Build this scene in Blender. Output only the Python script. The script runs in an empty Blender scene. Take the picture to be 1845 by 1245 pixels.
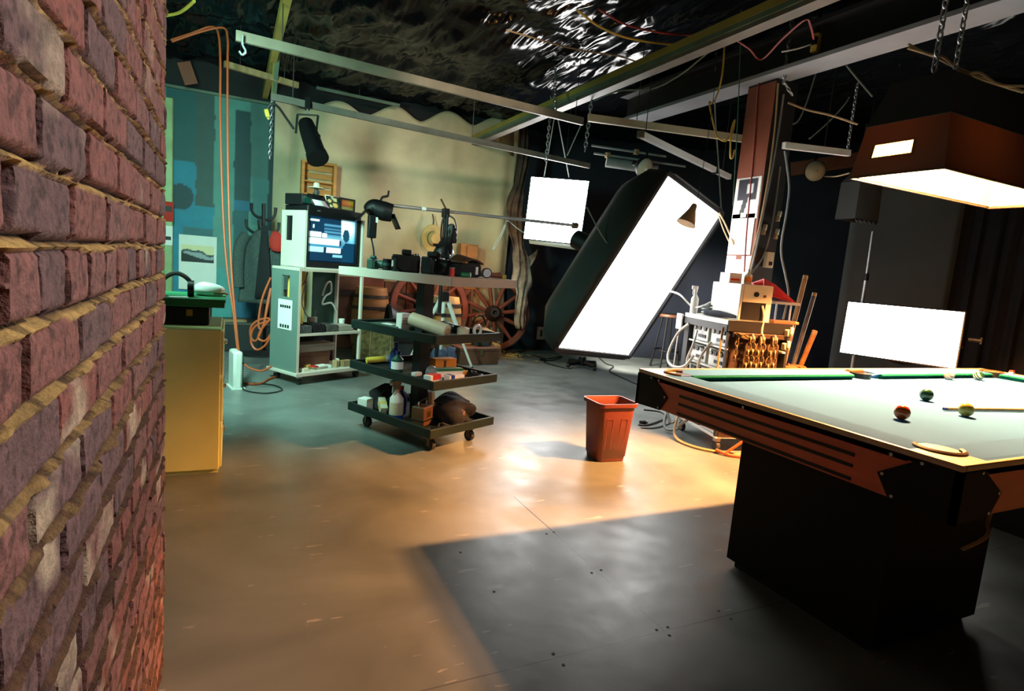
import bpy, bmesh, math, random
import numpy as np
from mathutils import Vector, Matrix
random.seed(4); RNG = np.random.default_rng(4)
sc = bpy.context.scene; COL = sc.collection
# ---------------------------------------------------------------- camera, world, exposure, lights
cd = bpy.data.cameras.new('camera'); cd.sensor_width = 36.0; cd.lens = 36.0*1055.6/1845; cd.clip_start = .05
cam = bpy.data.objects.new('camera', cd); COL.objects.link(cam)
cR = Vector((0.90093091,-0.42633447,0.08100871)); cU = Vector((-0.01653425,0.1528139,0.98811666)); cF = Vector((0.43364745,0.89156426,-0.13062564))
cam.matrix_world = Matrix(((cR.x,cU.x,-cF.x,0),(cR.y,cU.y,-cF.y,0),(cR.z,cU.z,-cF.z,1.231),(0,0,0,1)))
sc.camera = cam
wd = bpy.data.worlds.new('world'); sc.world = wd; wd.use_nodes = True
wd.node_tree.nodes['Background'].inputs[0].default_value = (.5,.6,.65,1); wd.node_tree.nodes['Background'].inputs[1].default_value = 0.0
vs = sc.view_settings; vs.view_transform = 'Standard'; vs.look = 'None'; vs.exposure = 0.0; vs.gamma = 1.0; vs.use_curve_mapping = False

def area(name, loc, target, sx, sy, power, color, spread=math.pi):
    l = bpy.data.lights.new(name, 'AREA'); l.shape = 'RECTANGLE'; l.size = sx; l.size_y = sy; l.energy = power; l.color = color; l.spread = spread
    o = bpy.data.objects.new(name, l); COL.objects.link(o); o.location = loc
    o.rotation_euler = (Vector(target)-Vector(loc)).to_track_quat('-Z','Y').to_euler(); return o
def spot(name, loc, target, power, color, ang, rad=.1, blend=.6):
    l = bpy.data.lights.new(name, 'SPOT'); l.energy = power; l.color = color; l.spot_size = math.radians(ang); l.spot_blend = blend; l.shadow_soft_size = rad
    o = bpy.data.objects.new(name, l); COL.objects.link(o); o.location = loc
    o.rotation_euler = (Vector(target)-Vector(loc)).to_track_quat('-Z','Y').to_euler(); return o
def point(name, loc, power, color, rad=.08):
    l = bpy.data.lights.new(name, 'POINT'); l.energy = power; l.color = color; l.shadow_soft_size = rad
    o = bpy.data.objects.new(name, l); COL.objects.link(o); o.location = loc; return o
area('alcove_fluorescent', (-.42,3.9,2.2), (.6,7.0,.35), .25, 1.0, 98, (.50,1.0,.82), math.radians(142))
spot('curtain_spot', (1.5,2.4,3.1), (2.3,8.0,1.9), 330, (1.0,.85,.66), 34, .15)
point('prop_lamp', (2.75,7.0,.95), 12, (1.0,.50,.16), .08)
spot('background_light', (3.942,5.761,0.819), (6.3,7.2,.15), 700, (1.0,.93,.80), 70, .1)
spot('brick_fill', (2.0,.1,3.0), (-.17,1.1,1.5), 225, (1.0,.91,.85), 60, .25, .8)  # unseen fill added above the frame to brighten the brick

spot('fill_light', (1.3,-1.2,2.7), (1.5,3.9,.85), 340, (1.0,.93,.84), 21, .3, .9)  # unseen fill added behind the camera to lift the trolley fronts

# ---------------------------------------------------------------- helpers
def S(r,g,b):
    f = lambda c: (c/255/12.92) if c/255 <= .04045 else ((c/255+.055)/1.055)**2.4
    return (f(r),f(g),f(b))
MATS = {}
def mat(name, col, rough=.6, metal=0.0, var=.25, scale=6.0, bump=0.0, bscale=40.0, emit=None, spec=.5, stretch=None, attr=None, trans=0.0, sheen=0.0):
    m = bpy.data.materials.new(name); m.use_nodes = True; nt = m.node_tree; N = nt.nodes; K = nt.links
    b = N['Principled BSDF']; b.inputs['Roughness'].default_value = rough; b.inputs['Metallic'].default_value = metal
    b.inputs['Specular IOR Level'].default_value = spec; b.inputs['Base Color'].default_value = (*col,1)
    if trans: b.inputs['Transmission Weight'].default_value = trans
    if sheen: b.inputs['Sheen Weight'].default_value = sheen
    tc = N.new('ShaderNodeTexCoord'); mp = N.new('ShaderNodeMapping'); K.new(tc.outputs['Object'], mp.inputs[0])
    if stretch: mp.inputs['Scale'].default_value = stretch
    if emit:
        b.inputs['Emission Color'].default_value = (*emit[0],1); b.inputs['Emission Strength'].default_value = emit[1]
    if var or attr:
        nz = N.new('ShaderNodeTexNoise'); nz.inputs['Scale'].default_value = scale; nz.inputs['Detail'].default_value = 5; K.new(mp.outputs[0], nz.inputs[0])
        mx = N.new('ShaderNodeMix'); mx.data_type = 'RGBA'; mx.blend_type = 'MULTIPLY'; mx.inputs[0].default_value = 1.0
        rp = N.new('ShaderNodeMapRange'); rp.inputs[1].default_value = .3; rp.inputs[2].default_value = .7; rp.inputs[3].default_value = 1-var; rp.inputs[4].default_value = 1+var*.4
        K.new(nz.outputs[0], rp.inputs[0]); K.new(rp.outputs[0], mx.inputs[7])
        if attr:
            at_ = N.new('ShaderNodeAttribute'); at_.attribute_name = attr; K.new(at_.outputs[0], mx.inputs[6])
        else: mx.inputs[6].default_value = (*col,1)
        K.new(mx.outputs[2], b.inputs['Base Color'])
        if attr and emit:
            K.new(at_.outputs[0], b.inputs['Emission Color'])
    if bump:
        bz = N.new('ShaderNodeTexNoise'); bz.inputs['Scale'].default_value = bscale; bz.inputs['Detail'].default_value = 4; K.new(mp.outputs[0], bz.inputs[0])
        bp = N.new('ShaderNodeBump'); bp.inputs['Strength'].default_value = bump; bp.inputs['Distance'].default_value = .01; K.new(bz.outputs[0], bp.inputs['Height']); K.new(bp.outputs[0], b.inputs['Normal'])
    MATS[name] = m; return m

class MB:
    def __init__(s): s.v = []; s.f = []; s.M = None
    def add(s, vs_, fs):
        n = len(s.v)
        if s.M is not None: vs_ = [tuple(s.M @ Vector(p)) for p in vs_]
        s.v += [tuple(p) for p in vs_]; s.f += [tuple(i+n for i in f) for f in fs]; return s
    def box(s, x0,x1,y0,y1,z0,z1):
        return s.add([(x0,y0,z0),(x1,y0,z0),(x1,y1,z0),(x0,y1,z0),(x0,y0,z1),(x1,y0,z1),(x1,y1,z1),(x0,y1,z1)],
            [(3,2,1,0),(4,5,6,7),(0,1,5,4),(1,2,6,5),(2,3,7,6),(3,0,4,7)])
    def cbox(s, c, sx, sy, sz, rz=0, tilt=None):
        old = s.M; m = Matrix.Translation(c) @ Matrix.Rotation(rz,4,'Z')
        if tilt: m = m @ Matrix.Rotation(tilt[1],4,tilt[0])
        s.M = m if old is None else old @ m
        s.box(-sx/2,sx/2,-sy/2,sy/2,-sz/2,sz/2); s.M = old; return s
    def bar(s, p, q, w, h, up=(0,0,1)):
        p = Vector(p); q = Vector(q); d = (q-p).normalized(); u = Vector(up)
        if abs(d.dot(u)) > .95: u = Vector((0,1,0))
        a = d.cross(u).normalized()*w/2; b_ = a.cross(d).normalized()*h/2
        vs_ = [p-a-b_,p+a-b_,p+a+b_,p-a+b_,q-a-b_,q+a-b_,q+a+b_,q-a+b_]
        return s.add(vs_, [(0,1,2,3),(7,6,5,4),(4,5,1,0),(5,6,2,1),(6,7,3,2),(7,4,0,3)])
    def cyl(s, p, q, r, r2=None, n=14):
        return s.tube([p,q], [r, r if r2 is None else r2], n, False)
    def tube(s, pts, r, n=8, smooth=True, closed=False):
        P_ = [Vector(p) for p in pts]
        if smooth and len(P_) > 2:
            o = []
            for i in range(len(P_)-1):
                a,b_,c,d = P_[max(i-1,0)],P_[i],P_[i+1],P_[min(i+2,len(P_)-1)]
                for k in range(6):
                    t = k/6; o.append(.5*((2*b_)+(c-a)*t+(2*a-5*b_+4*c-d)*t*t+(3*b_-a-3*c+d)*t**3))
            o.append(P_[-1]); P_ = o
        R_ = r if isinstance(r,(list,tuple)) else [r]*len(P_)
        if len(R_) != len(P_): R_ = list(np.interp(np.linspace(0,1,len(P_)), np.linspace(0,1,len(R_)), R_))
        vs_ = []; m = len(P_); ref = None
        for i,p in enumerate(P_):
            if closed: t = P_[(i+1)%m]-P_[i-1]
            else: t = P_[min(i+1,m-1)]-P_[max(i-1,0)]
            t = t.normalized() if t.length > 1e-9 else Vector((0,0,1))
            if ref is None:
                ref = Vector((0,0,1)) if abs(t.z) < .9 else Vector((1,0,0))
            a = (ref - t*ref.dot(t)).normalized(); ref = a; b_ = t.cross(a)
            for k in range(n):
                g = 2*math.pi*k/n; vs_.append(p+(a*math.cos(g)+b_*math.sin(g))*R_[i])
        fs = [(i*n+k, i*n+(k+1)%n, (i+1)*n+(k+1)%n, (i+1)*n+k) for i in range(m-1) for k in range(n)]
        if closed: fs += [((m-1)*n+k, (m-1)*n+(k+1)%n, (k+1)%n, k) for k in range(n)]
        else: fs += [tuple(range(n-1,-1,-1)), tuple((m-1)*n+k for k in range(n))]
        return s.add(vs_, fs)
    def lathe(s, prof, c=(0,0,0), n=24, cap=True):
        vs_ = []; m = len(prof)
        for r,z in prof:
            for k in range(n):
                g = 2*math.pi*k/n; vs_.append((c[0]+r*math.cos(g), c[1]+r*math.sin(g), c[2]+z))
        fs = [(i*n+k, i*n+(k+1)%n, (i+1)*n+(k+1)%n, (i+1)*n+k) for i in range(m-1) for k in range(n)]
        if cap: fs += [tuple(range(n-1,-1,-1)), tuple((m-1)*n+k for k in range(n))]
        return s.add(vs_, fs)
    def ball(s, c, r, n=16, sc_=(1,1,1)):
        pr = [(max(math.sin(math.pi*i/n),1e-4)*r, -math.cos(math.pi*i/n)*r) for i in range(n+1)]
        k = len(s.v); old = s.M; s.M = None; s.lathe(pr,(0,0,0),n*2); s.M = old
        for i in range(k,len(s.v)):
            x,y,z = s.v[i]; p = Vector((c[0]+x*sc_[0], c[1]+y*sc_[1], c[2]+z*sc_[2])); s.v[i] = tuple(old @ p) if old is not None else tuple(p)
        return s
    def prism(s, poly, h, base=0):      # polygon in local xy, extruded in z
        n = len(poly); vs_ = [(x,y,base) for x,y in poly]+[(x,y,base+h) for x,y in poly]
        return s.add(vs_, [tuple(range(n-1,-1,-1)), tuple(range(n,2*n))]+[(i,(i+1)%n,n+(i+1)%n,n+i) for i in range(n)])
    def grid(s, fn, nu, nv):
        vs_ = [fn(i/nu,j/nv) for j in range(nv+1) for i in range(nu+1)]
        return s.add(vs_, [(j*(nu+1)+i, j*(nu+1)+i+1, (j+1)*(nu+1)+i+1, (j+1)*(nu+1)+i) for j in range(nv) for i in range(nu)])
    def chain(s, p, q, link=.05, r=.005, wid=.5):
        p = Vector(p); q = Vector(q); L_ = (q-p).length; d = (q-p)/L_; n = max(1,int(L_/(link*.72)))
        a = d.cross(Vector((.3,1,.2))).normalized(); b_ = d.cross(a)
        for i in range(n):
            c = p+d*(L_*(i+.5)/n); w = a if i%2 else b_
            s.tube([c+d*math.cos(g)*link/2+w*math.sin(g)*link*wid/2 for g in [2*math.pi*k/10 for k in range(10)]], r, 5, False, True)
        return s
    def blob(s, c, sx, sy, sz, seed=0, amp=.25, n=14):
        k = len(s.v); s.ball((0,0,0),1,n)
        rr = np.random.default_rng(seed); D = rr.normal(size=(7,3)); D /= np.linalg.norm(D,axis=1)[:,None]; ph = rr.uniform(0,6,7); fr = rr.uniform(2,6,7)
        for i in range(k,len(s.v)):
            v = np.array(s.v[i]); g = 1+amp*sum(math.sin(fr[j]*(v@D[j])+ph[j]) for j in range(7))/3
            z = v[2]*g*sz; z = max(z,-sz*.75)
            s.v[i] = (c[0]+v[0]*g*sx, c[1]+v[1]*g*sy, c[2]+z+sz*.75)
        return s

def finish(name, me, m, parent=None, smooth=40, bev=0, sol=0, loc=None):
    if smooth:
        me.shade_smooth(); me.set_sharp_from_angle(angle=math.radians(smooth))
    if isinstance(m,(list,tuple)):
        for q in m: me.materials.append(MATS[q])
    else: me.materials.append(MATS[m])
    o = bpy.data.objects.new(name, me); COL.objects.link(o)
    if loc: o.location = loc
    if parent: o.parent = parent
    if sol:
        k = o.modifiers.new('thick','SOLIDIFY'); k.thickness = sol; k.offset = 0
    if bev:
        k = o.modifiers.new('bevel','BEVEL'); k.width = bev; k.segments = 2; k.limit_method = 'ANGLE'
    return o
def part(name, mb, m, parent=None, world=False, label=None, **kw):
    vs_ = mb.v
    if world and parent:
        w = Matrix.LocRotScale(parent.location, parent.rotation_euler, None).inverted()
        if parent.parent: w = Matrix.LocRotScale(parent.parent.location, parent.parent.rotation_euler, None).inverted()
        vs_ = [tuple(w @ Vector(p)) for p in vs_]
    me = bpy.data.meshes.new(name); me.from_pydata(vs_,[],mb.f); me.update()
    o = finish(name, me, m, parent, **kw)
    if label: o['label'] = label
    return o
def tag(o, label, cat, group=None):
    o['label'] = label; o['category'] = cat
    if group: o['group'] = group
    return o
def T(name, label, cat, loc=(0,0,0), rz=0, group=None):
    o = bpy.data.objects.new(name, None); COL.objects.link(o); o.empty_display_size = .1
    o.location = loc; o.rotation_euler = (0,0,rz); return tag(o,label,cat,group)
def one(name, label, cat, mb, m, group=None, **kw):
    a = np.array(mb.v); c = ((a[:,0].min()+a[:,0].max())/2, (a[:,1].min()+a[:,1].max())/2, a[:,2].min())
    me = bpy.data.meshes.new(name); me.from_pydata([tuple(p) for p in a-np.array(c)],[],mb.f); me.update()
    o = finish(name, me, m, None, loc=c, **kw); return tag(o,label,cat,group)
def struct(name, mb, m, **kw):
    o = part(name, mb, m, **kw); o['kind'] = 'structure'; return o
def dup(o, loc, rz=None, label=None):
    c = o.copy(); COL.objects.link(c); c.location = loc
    if rz is not None: c.rotation_euler = (0,0,rz)
    if label: c['label'] = label
    for ch in list(o.children):
        k = ch.copy(); COL.objects.link(k); k.parent = c
        for g in list(ch.children):
            h = g.copy(); COL.objects.link(h); h.parent = k
    return c
def toned(o, cols):
    at_ = o.data.color_attributes.new('tone','FLOAT_COLOR','POINT')
    c = np.ones((len(o.data.vertices),4),dtype=np.float32); c[:,:3] = cols; at_.data.foreach_set('color', c.ravel())
def picture(name, o_, u, v, nu, nv, fn, m, parent=None, world=True, bow=None):
    o_ = Vector(o_); u = Vector(u); v = Vector(v); mb = MB(); nrm = u.cross(v).normalized()
    mb.grid(lambda a,b: tuple(o_+u*a+v*b+(nrm*bow(a,b) if bow else Vector((0,0,0)))), nu, nv)
    o = part(name, mb, m, parent, world)
    toned(o, np.array([fn(i/nu,j/nv) for j in range(nv+1) for i in range(nu+1)])); return o
def vnoise(x, y, seed=0):
    r = np.random.default_rng(seed).random((64,64)); xi = np.floor(x).astype(int); yi = np.floor(y).astype(int)
    fx = x-xi; fy = y-yi; fx = fx*fx*(3-2*fx); fy = fy*fy*(3-2*fy)
    g = lambda a,b: r[a%64,b%64]
    return (g(xi,yi)*(1-fx)+g(xi+1,yi)*fx)*(1-fy)+(g(xi,yi+1)*(1-fx)+g(xi+1,yi+1)*fx)*fy
def fbm(x, y, seed=0, o=4):
    return sum(vnoise(x*2**i, y*2**i, seed+i)*.5**i for i in range(o))/sum(.5**i for i in range(o))
def npmesh(name, V, nu, nv, m, parent=None, **kw):     # V: (nv,nu,3)
    idx = np.arange(nu*nv).reshape(nv,nu); q = np.stack([idx[:-1,:-1],idx[:-1,1:],idx[1:,1:],idx[1:,:-1]],-1).reshape(-1,4)
    me = bpy.data.meshes.new(name); me.from_pydata(V.reshape(-1,3).tolist(),[],q.tolist()); me.update()
    return finish(name, me, m, parent, **kw)

# ---------------------------------------------------------------- materials
mat('dark_oak',(.028,.011,.006),.6,var=.3); mat('flat_black',(.0035,.0035,.005),.7,var=.2,spec=.25); mat('black_paint',(.010,.010,.012),.6,var=.3); mat('black_plastic',(.007,.007,.008),.45,var=.2,spec=.3); mat('black_cloth',(.010,.011,.014),.9,var=.3,bump=.3)
mat('black_metal',(.004,.004,.005),.5,.1,spec=.3); mat('navy_cloth',(.012,.016,.030),.92,var=.3,scale=2); mat('charcoal_paper',(.11,.145,.17),.85,var=.15,scale=1.5)
mat('dark_rubber',(.02,.02,.02),.7); mat('chrome',(.6,.6,.62),.25,1.0,var=.1); mat('steel',(.42,.43,.45),.4,.8,var=.2); mat('brass',(.6,.42,.12),.35,1.0)
mat('white_paint',(.72,.72,.68),.5,var=.1); mat('white_paper',(.80,.80,.76),.8,var=.05); mat('white_plastic',(.70,.70,.66),.4,var=.08); mat('ivory',(.62,.58,.42),.5,var=.1)
mat('tan_metal',(.84,.86,.36),.45,var=.12,scale=3); mat('green_plastic',(.01,.16,.06),.5); mat('dark_green',(.012,.075,.055),.5,var=.2)
mat('teal_grey',S(105,125,118),.5,var=.1,scale=3); mat('pale_laminate',(.60,.54,.47),.35,var=.06); mat('board_edge',S(196,172,158),.6,var=.1); mat('greybrown',(.30,.25,.21),.5,var=.1)
mat('tray_paint',(.008,.017,.015),.5,var=.2,spec=.25); mat('shade_grey',(.03,.034,.034),.8,var=.1); mat('pine_orange',(.60,.24,.045),.6,var=.3,scale=3,stretch=(1,1,6)); mat('pine',(.36,.15,.035),.6,var=.4,scale=3,stretch=(1,1,6)); mat('light_wood',(.32,.21,.095),.6,var=.35,scale=4,stretch=(6,6,1))
mat('brown_wood',(.16,.06,.03),.55,var=.4,scale=4); mat('red_wood',(.58,.11,.055),.42,var=.25,scale=3,stretch=(1,1,5)); mat('wheel_red',(.21,.042,.022),.65,var=.35)
mat('oiled_iron',(.05,.04,.04),.5,.5); mat('straw',(.45,.31,.10),.9,var=.5,scale=30,bump=1,bscale=90); mat('straw_weave',(.50,.33,.12),.85,var=.15,scale=12); mat('hay',(.22,.16,.06),.95,var=.6,scale=25,bump=1,bscale=80)
mat('muslin',S(200,184,150),.9,var=.35,scale=1.5,bump=.3,bscale=60); mat('muslin_bag',S(150,130,95),.95,var=.45,scale=5,bump=.8,bscale=30)
mat('hide',S(165,140,125),.95,attr='tone',var=.75,scale=7,bump=.9,bscale=50); mat('tweed',(.075,.10,.095),.95,var=.6,scale=120,bump=.5,bscale=200); mat('red_cloth',(.55,.03,.02),.85)
mat('orange_cable',(.42,.07,.016),.5,var=.1); mat('red_cable',(.24,.02,.012),.5,var=.1); mat('yellow_cable',(.6,.42,.06),.5); mat('white_cable',(.62,.62,.58),.5); mat('grey_cable',(.22,.25,.25),.5); mat('black_cable',(.012,.012,.012),.5); mat('tan_rope',(.42,.28,.14),.85,bump=.6,bscale=120); mat('green_cable',(.02,.14,.06),.5); mat('cord_grey',(.18,.22,.20),.8)
mat('beam_grey',(.23,.24,.27),.6,var=.2,scale=3); mat('beam_yellow',(.34,.25,.05),.6,var=.25,scale=3); mat('batten_grey',(.13,.115,.095),.6,var=.25,scale=5); mat('batten_pale',(.17,.14,.10),.6,var=.3,scale=5); mat('tube_white',(.78,.80,.80),.35,var=.05); mat('strip_green',(.12,.17,.12),.6,var=.3)
mat('rust_board',S(135,72,50),.65,var=.25,scale=4); mat('terracotta',S(110,48,36),.45,var=.08); mat('cloth_green',(.043,.150,.420),.95,var=.06,scale=3,spec=.03); mat('cushion_green',(.004,.085,.06),.95,var=.1,spec=.03)
mat('rail_trim',(.40,.30,.20),.35,var=.1); mat('brown_leather',(.10,.045,.02),.5); mat('orange_card',(.85,.26,.02),.6); mat('yellow_card',(.75,.48,.10),.6); mat('blue_plastic',(.015,.05,.35),.4); mat('denim',(.05,.07,.13),.9,var=.4,scale=30)
mat('red_plastic',(.60,.03,.025),.4); mat('grey_plastic',(.25,.26,.26),.5); mat('pack_silver',(.66,.68,.66),.4,var=.08); mat('pack_green',(.35,.38,.30),.5); mat('yellow_plastic',(.75,.55,.06),.5); mat('clear_plastic',(.75,.8,.8),.12,trans=.9,var=0)
mat('picture',(.5,.5,.5),.6,attr='tone',var=.05); mat('brass_dull',(.15,.105,.05),.5,.5,var=.2); mat('casing_green',S(150,175,120),.5,var=.25,scale=5); mat('mottled_dark',(.06,.055,.05),.6,var=.5,scale=20)
mat('ball_orange',(.35,.06,.01),.15,var=0); mat('ball_yellow',(.32,.27,.06),.15,var=0); mat('ball_green',(.01,.05,.03),.15,var=0); mat('ball_white',(.5,.5,.48),.15,var=0); mat('ball_red',(.55,.05,.02),.15,var=0)
mat('softbox_face',(.9,.9,.9),.8,var=0,emit=((1.0,.985,.95),7.5)); mat('panel_face',(.9,.9,.9),.8,var=0,emit=((1.0,.98,.96),34.0)); mat('keylight_face',(.9,.9,.9),.8,var=0,emit=((1.0,.96,.89),19.0))
mat('bulb_glow',(.9,.9,.9),.5,var=0,emit=((1.0,.40,.115),14000.0)); mat('screen',(.01,.01,.01),.15,attr='tone',var=0,emit=((1,1,1),1.3)); mat('reflector_white',(.8,.78,.7),.5,var=0)
mat('shade_dark',(.030,.016,.010),.5,var=.2)
def translucent(name, col):
    nt = MATS[name].node_tree; N = nt.nodes; tr = N.new('ShaderNodeBsdfTranslucent'); tr.inputs[0].default_value = (*col,1); ad = N.new('ShaderNodeAddShader')
    nt.links.new(N['Principled BSDF'].outputs[0], ad.inputs[0]); nt.links.new(tr.outputs[0], ad.inputs[1]); nt.links.new(ad.outputs[0], N['Material Output'].inputs[0])
mat('slot_dimmer',(.3,.2,.1),.6,var=0); translucent('slot_dimmer',(.06,.04,.02)); translucent('shade_dark', (.00006,.00002,.000006)); mat('globe_glass',(.55,.52,.40),.2,var=.05)
# floor: grey painted plywood with scuffs, plywood seams and roller marks
def floor_mat():
    m = mat('floor_paint',(.2,.2,.2),.34,var=0); nt = m.node_tree; N = nt.nodes; K = nt.links; b = N['Principled BSDF']
    g = N.new('ShaderNodeNewGeometry'); sx = N.new('ShaderNodeSeparateXYZ'); K.new(g.outputs['Position'], sx.inputs[0])
    def math_(op,a,b_=None,c=None):
        n = N.new('ShaderNodeMath'); n.operation = op
        for i,q in enumerate((a,b_,c)):
            if q is None: continue
            if isinstance(q,(int,float)): n.inputs[i].default_value = q
            else: K.new(q, n.inputs[i])
        return n.outputs[0]
    def noise(sc_, det, vec=None, dist=0):
        n = N.new('ShaderNodeTexNoise'); n.inputs['Scale'].default_value = sc_; n.inputs['Detail'].default_value = det; n.inputs['Distortion'].default_value = dist
        K.new(vec if vec else g.outputs['Position'], n.inputs[0]); return n.outputs[0]
    cr = N.new('ShaderNodeValToRGB'); K.new(noise(1.3,8,dist=.6), cr.inputs[0])
    e = cr.color_ramp.elements; e[0].position = .32; e[0].color = (.095,.108,.102,1); e[1].position = .68; e[1].color = (.204,.226,.216,1)
    mp = N.new('ShaderNodeMapping'); mp.inputs['Rotation'].default_value = (0,0,.5); mp.inputs['Scale'].default_value = (3,14,1); K.new(g.outputs['Position'], mp.inputs[0])
    sc1 = math_('MULTIPLY', math_('GREATER_THAN', noise(1.7,9,mp.outputs[0]), .665), math_('GREATER_THAN', noise(2.3,3), .5))
    mx = N.new('ShaderNodeMix'); mx.data_type = 'RGBA'; K.new(cr.outputs[0], mx.inputs[6]); mx.inputs[7].default_value = (.42,.40,.36,1); K.new(math_('MULTIPLY',sc1,.55), mx.inputs[0])
    wob = math_('MULTIPLY', math_('SUBTRACT', noise(3,2), .5), .004)
    X = math_('ADD', sx.outputs[0], wob); Y = math_('ADD', sx.outputs[1], wob)
    s1 = math_('LESS_THAN', math_('ABSOLUTE', math_('SUBTRACT', X, SEAMX)), .0035); s1 = math_('MULTIPLY', s1, math_('MULTIPLY', math_('GREATER_THAN', Y, SEAMY), math_('LESS_THAN', Y, SEAMY+1.25)))
    s2 = math_('MULTIPLY', math_('LESS_THAN', math_('ABSOLUTE', math_('SUBTRACT', Y, SEAMY)), .0025), .7)
    sm = math_('MAXIMUM', s1, s2)
    m2 = N.new('ShaderNodeMix'); m2.data_type = 'RGBA'; K.new(mx.outputs[2], m2.inputs[6]); m2.inputs[7].default_value = (.02,.02,.018,1); K.new(sm, m2.inputs[0])
    K.new(m2.outputs[2], b.inputs['Base Color'])
    rr = N.new('ShaderNodeMapRange'); K.new(noise(5,6), rr.inputs[0]); rr.inputs[1].default_value=.3; rr.inputs[2].default_value=.7; rr.inputs[3].default_value = .30; rr.inputs[4].default_value = .44; K.new(rr.outputs[0], b.inputs['Roughness'])
    bp = N.new('ShaderNodeBump'); bp.inputs['Strength'].default_value = .12; bp.inputs['Distance'].default_value = .01; K.new(noise(9,5), bp.inputs['Height']); K.new(bp.outputs[0], b.inputs['Normal'])
SEAMX = (1.408,1.471,0)[0]; SEAMY = (1.408,1.471,0)[1]
floor_mat()
def plastic_mat():
    m = mat('ceiling_plastic',(.0035,.0045,.006),  .14,var=0,spec=.25); nt = m.node_tree; N = nt.nodes; K = nt.links; b = N['Principled BSDF']; b.inputs['IOR'].default_value = 1.14; b.inputs['Specular IOR Level'].default_value = .5
    g = N.new('ShaderNodeNewGeometry'); mp = N.new('ShaderNodeMapping'); mp.inputs['Rotation'].default_value=(0,0,.3); mp.inputs['Scale'].default_value = (12,2.6,1); K.new(g.outputs['Position'], mp.inputs[0])
    n = N.new('ShaderNodeTexNoise'); n.noise_type = 'RIDGED_MULTIFRACTAL'; n.inputs['Scale'].default_value = 1.0; n.inputs['Detail'].default_value = 4; K.new(mp.outputs[0], n.inputs[0])
    bp = N.new('ShaderNodeBump'); bp.inputs['Strength'].default_value = .8; bp.inputs['Distance'].default_value = .035; K.new(n.outputs[0], bp.inputs['Height']); K.new(bp.outputs[0], b.inputs['Normal'])
plastic_mat()
mat('brick',(.3,.17,.14),.85,attr='tone',var=.35,scale=60,bump=.5,bscale=160); mat('wall_paint',(.1,.2,.2),.6,attr='tone',var=.12,scale=8,bump=.1,bscale=30); mat('wall_black',(.012,.012,.014),.8,var=.2)

# ================================================================= the setting
fl = MB().box(-2.2,9.5,-2.6,9.0,-.1,0); struct('floor', fl, 'floor_paint', smooth=0)
for q in [(1.366,2.268,0),(1.409,2.274,0),(1.377,1.895,0),(1.429,1.903,0),(1.385,1.485,0),(1.435,1.485,0),(1.408,1.444,0),(0.966,1.491,0),(0.97,1.433,0),(1.699,1.504,0),(1.706,1.449,0),(0.912,2.214,0),(0.927,1.887,0)]: part('floor_screw', MB().cyl((q[0],q[1],-.001),(q[0],q[1],.0012),.0055,n=10), 'dark_rubber', bpy.data.objects['floor'])
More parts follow.
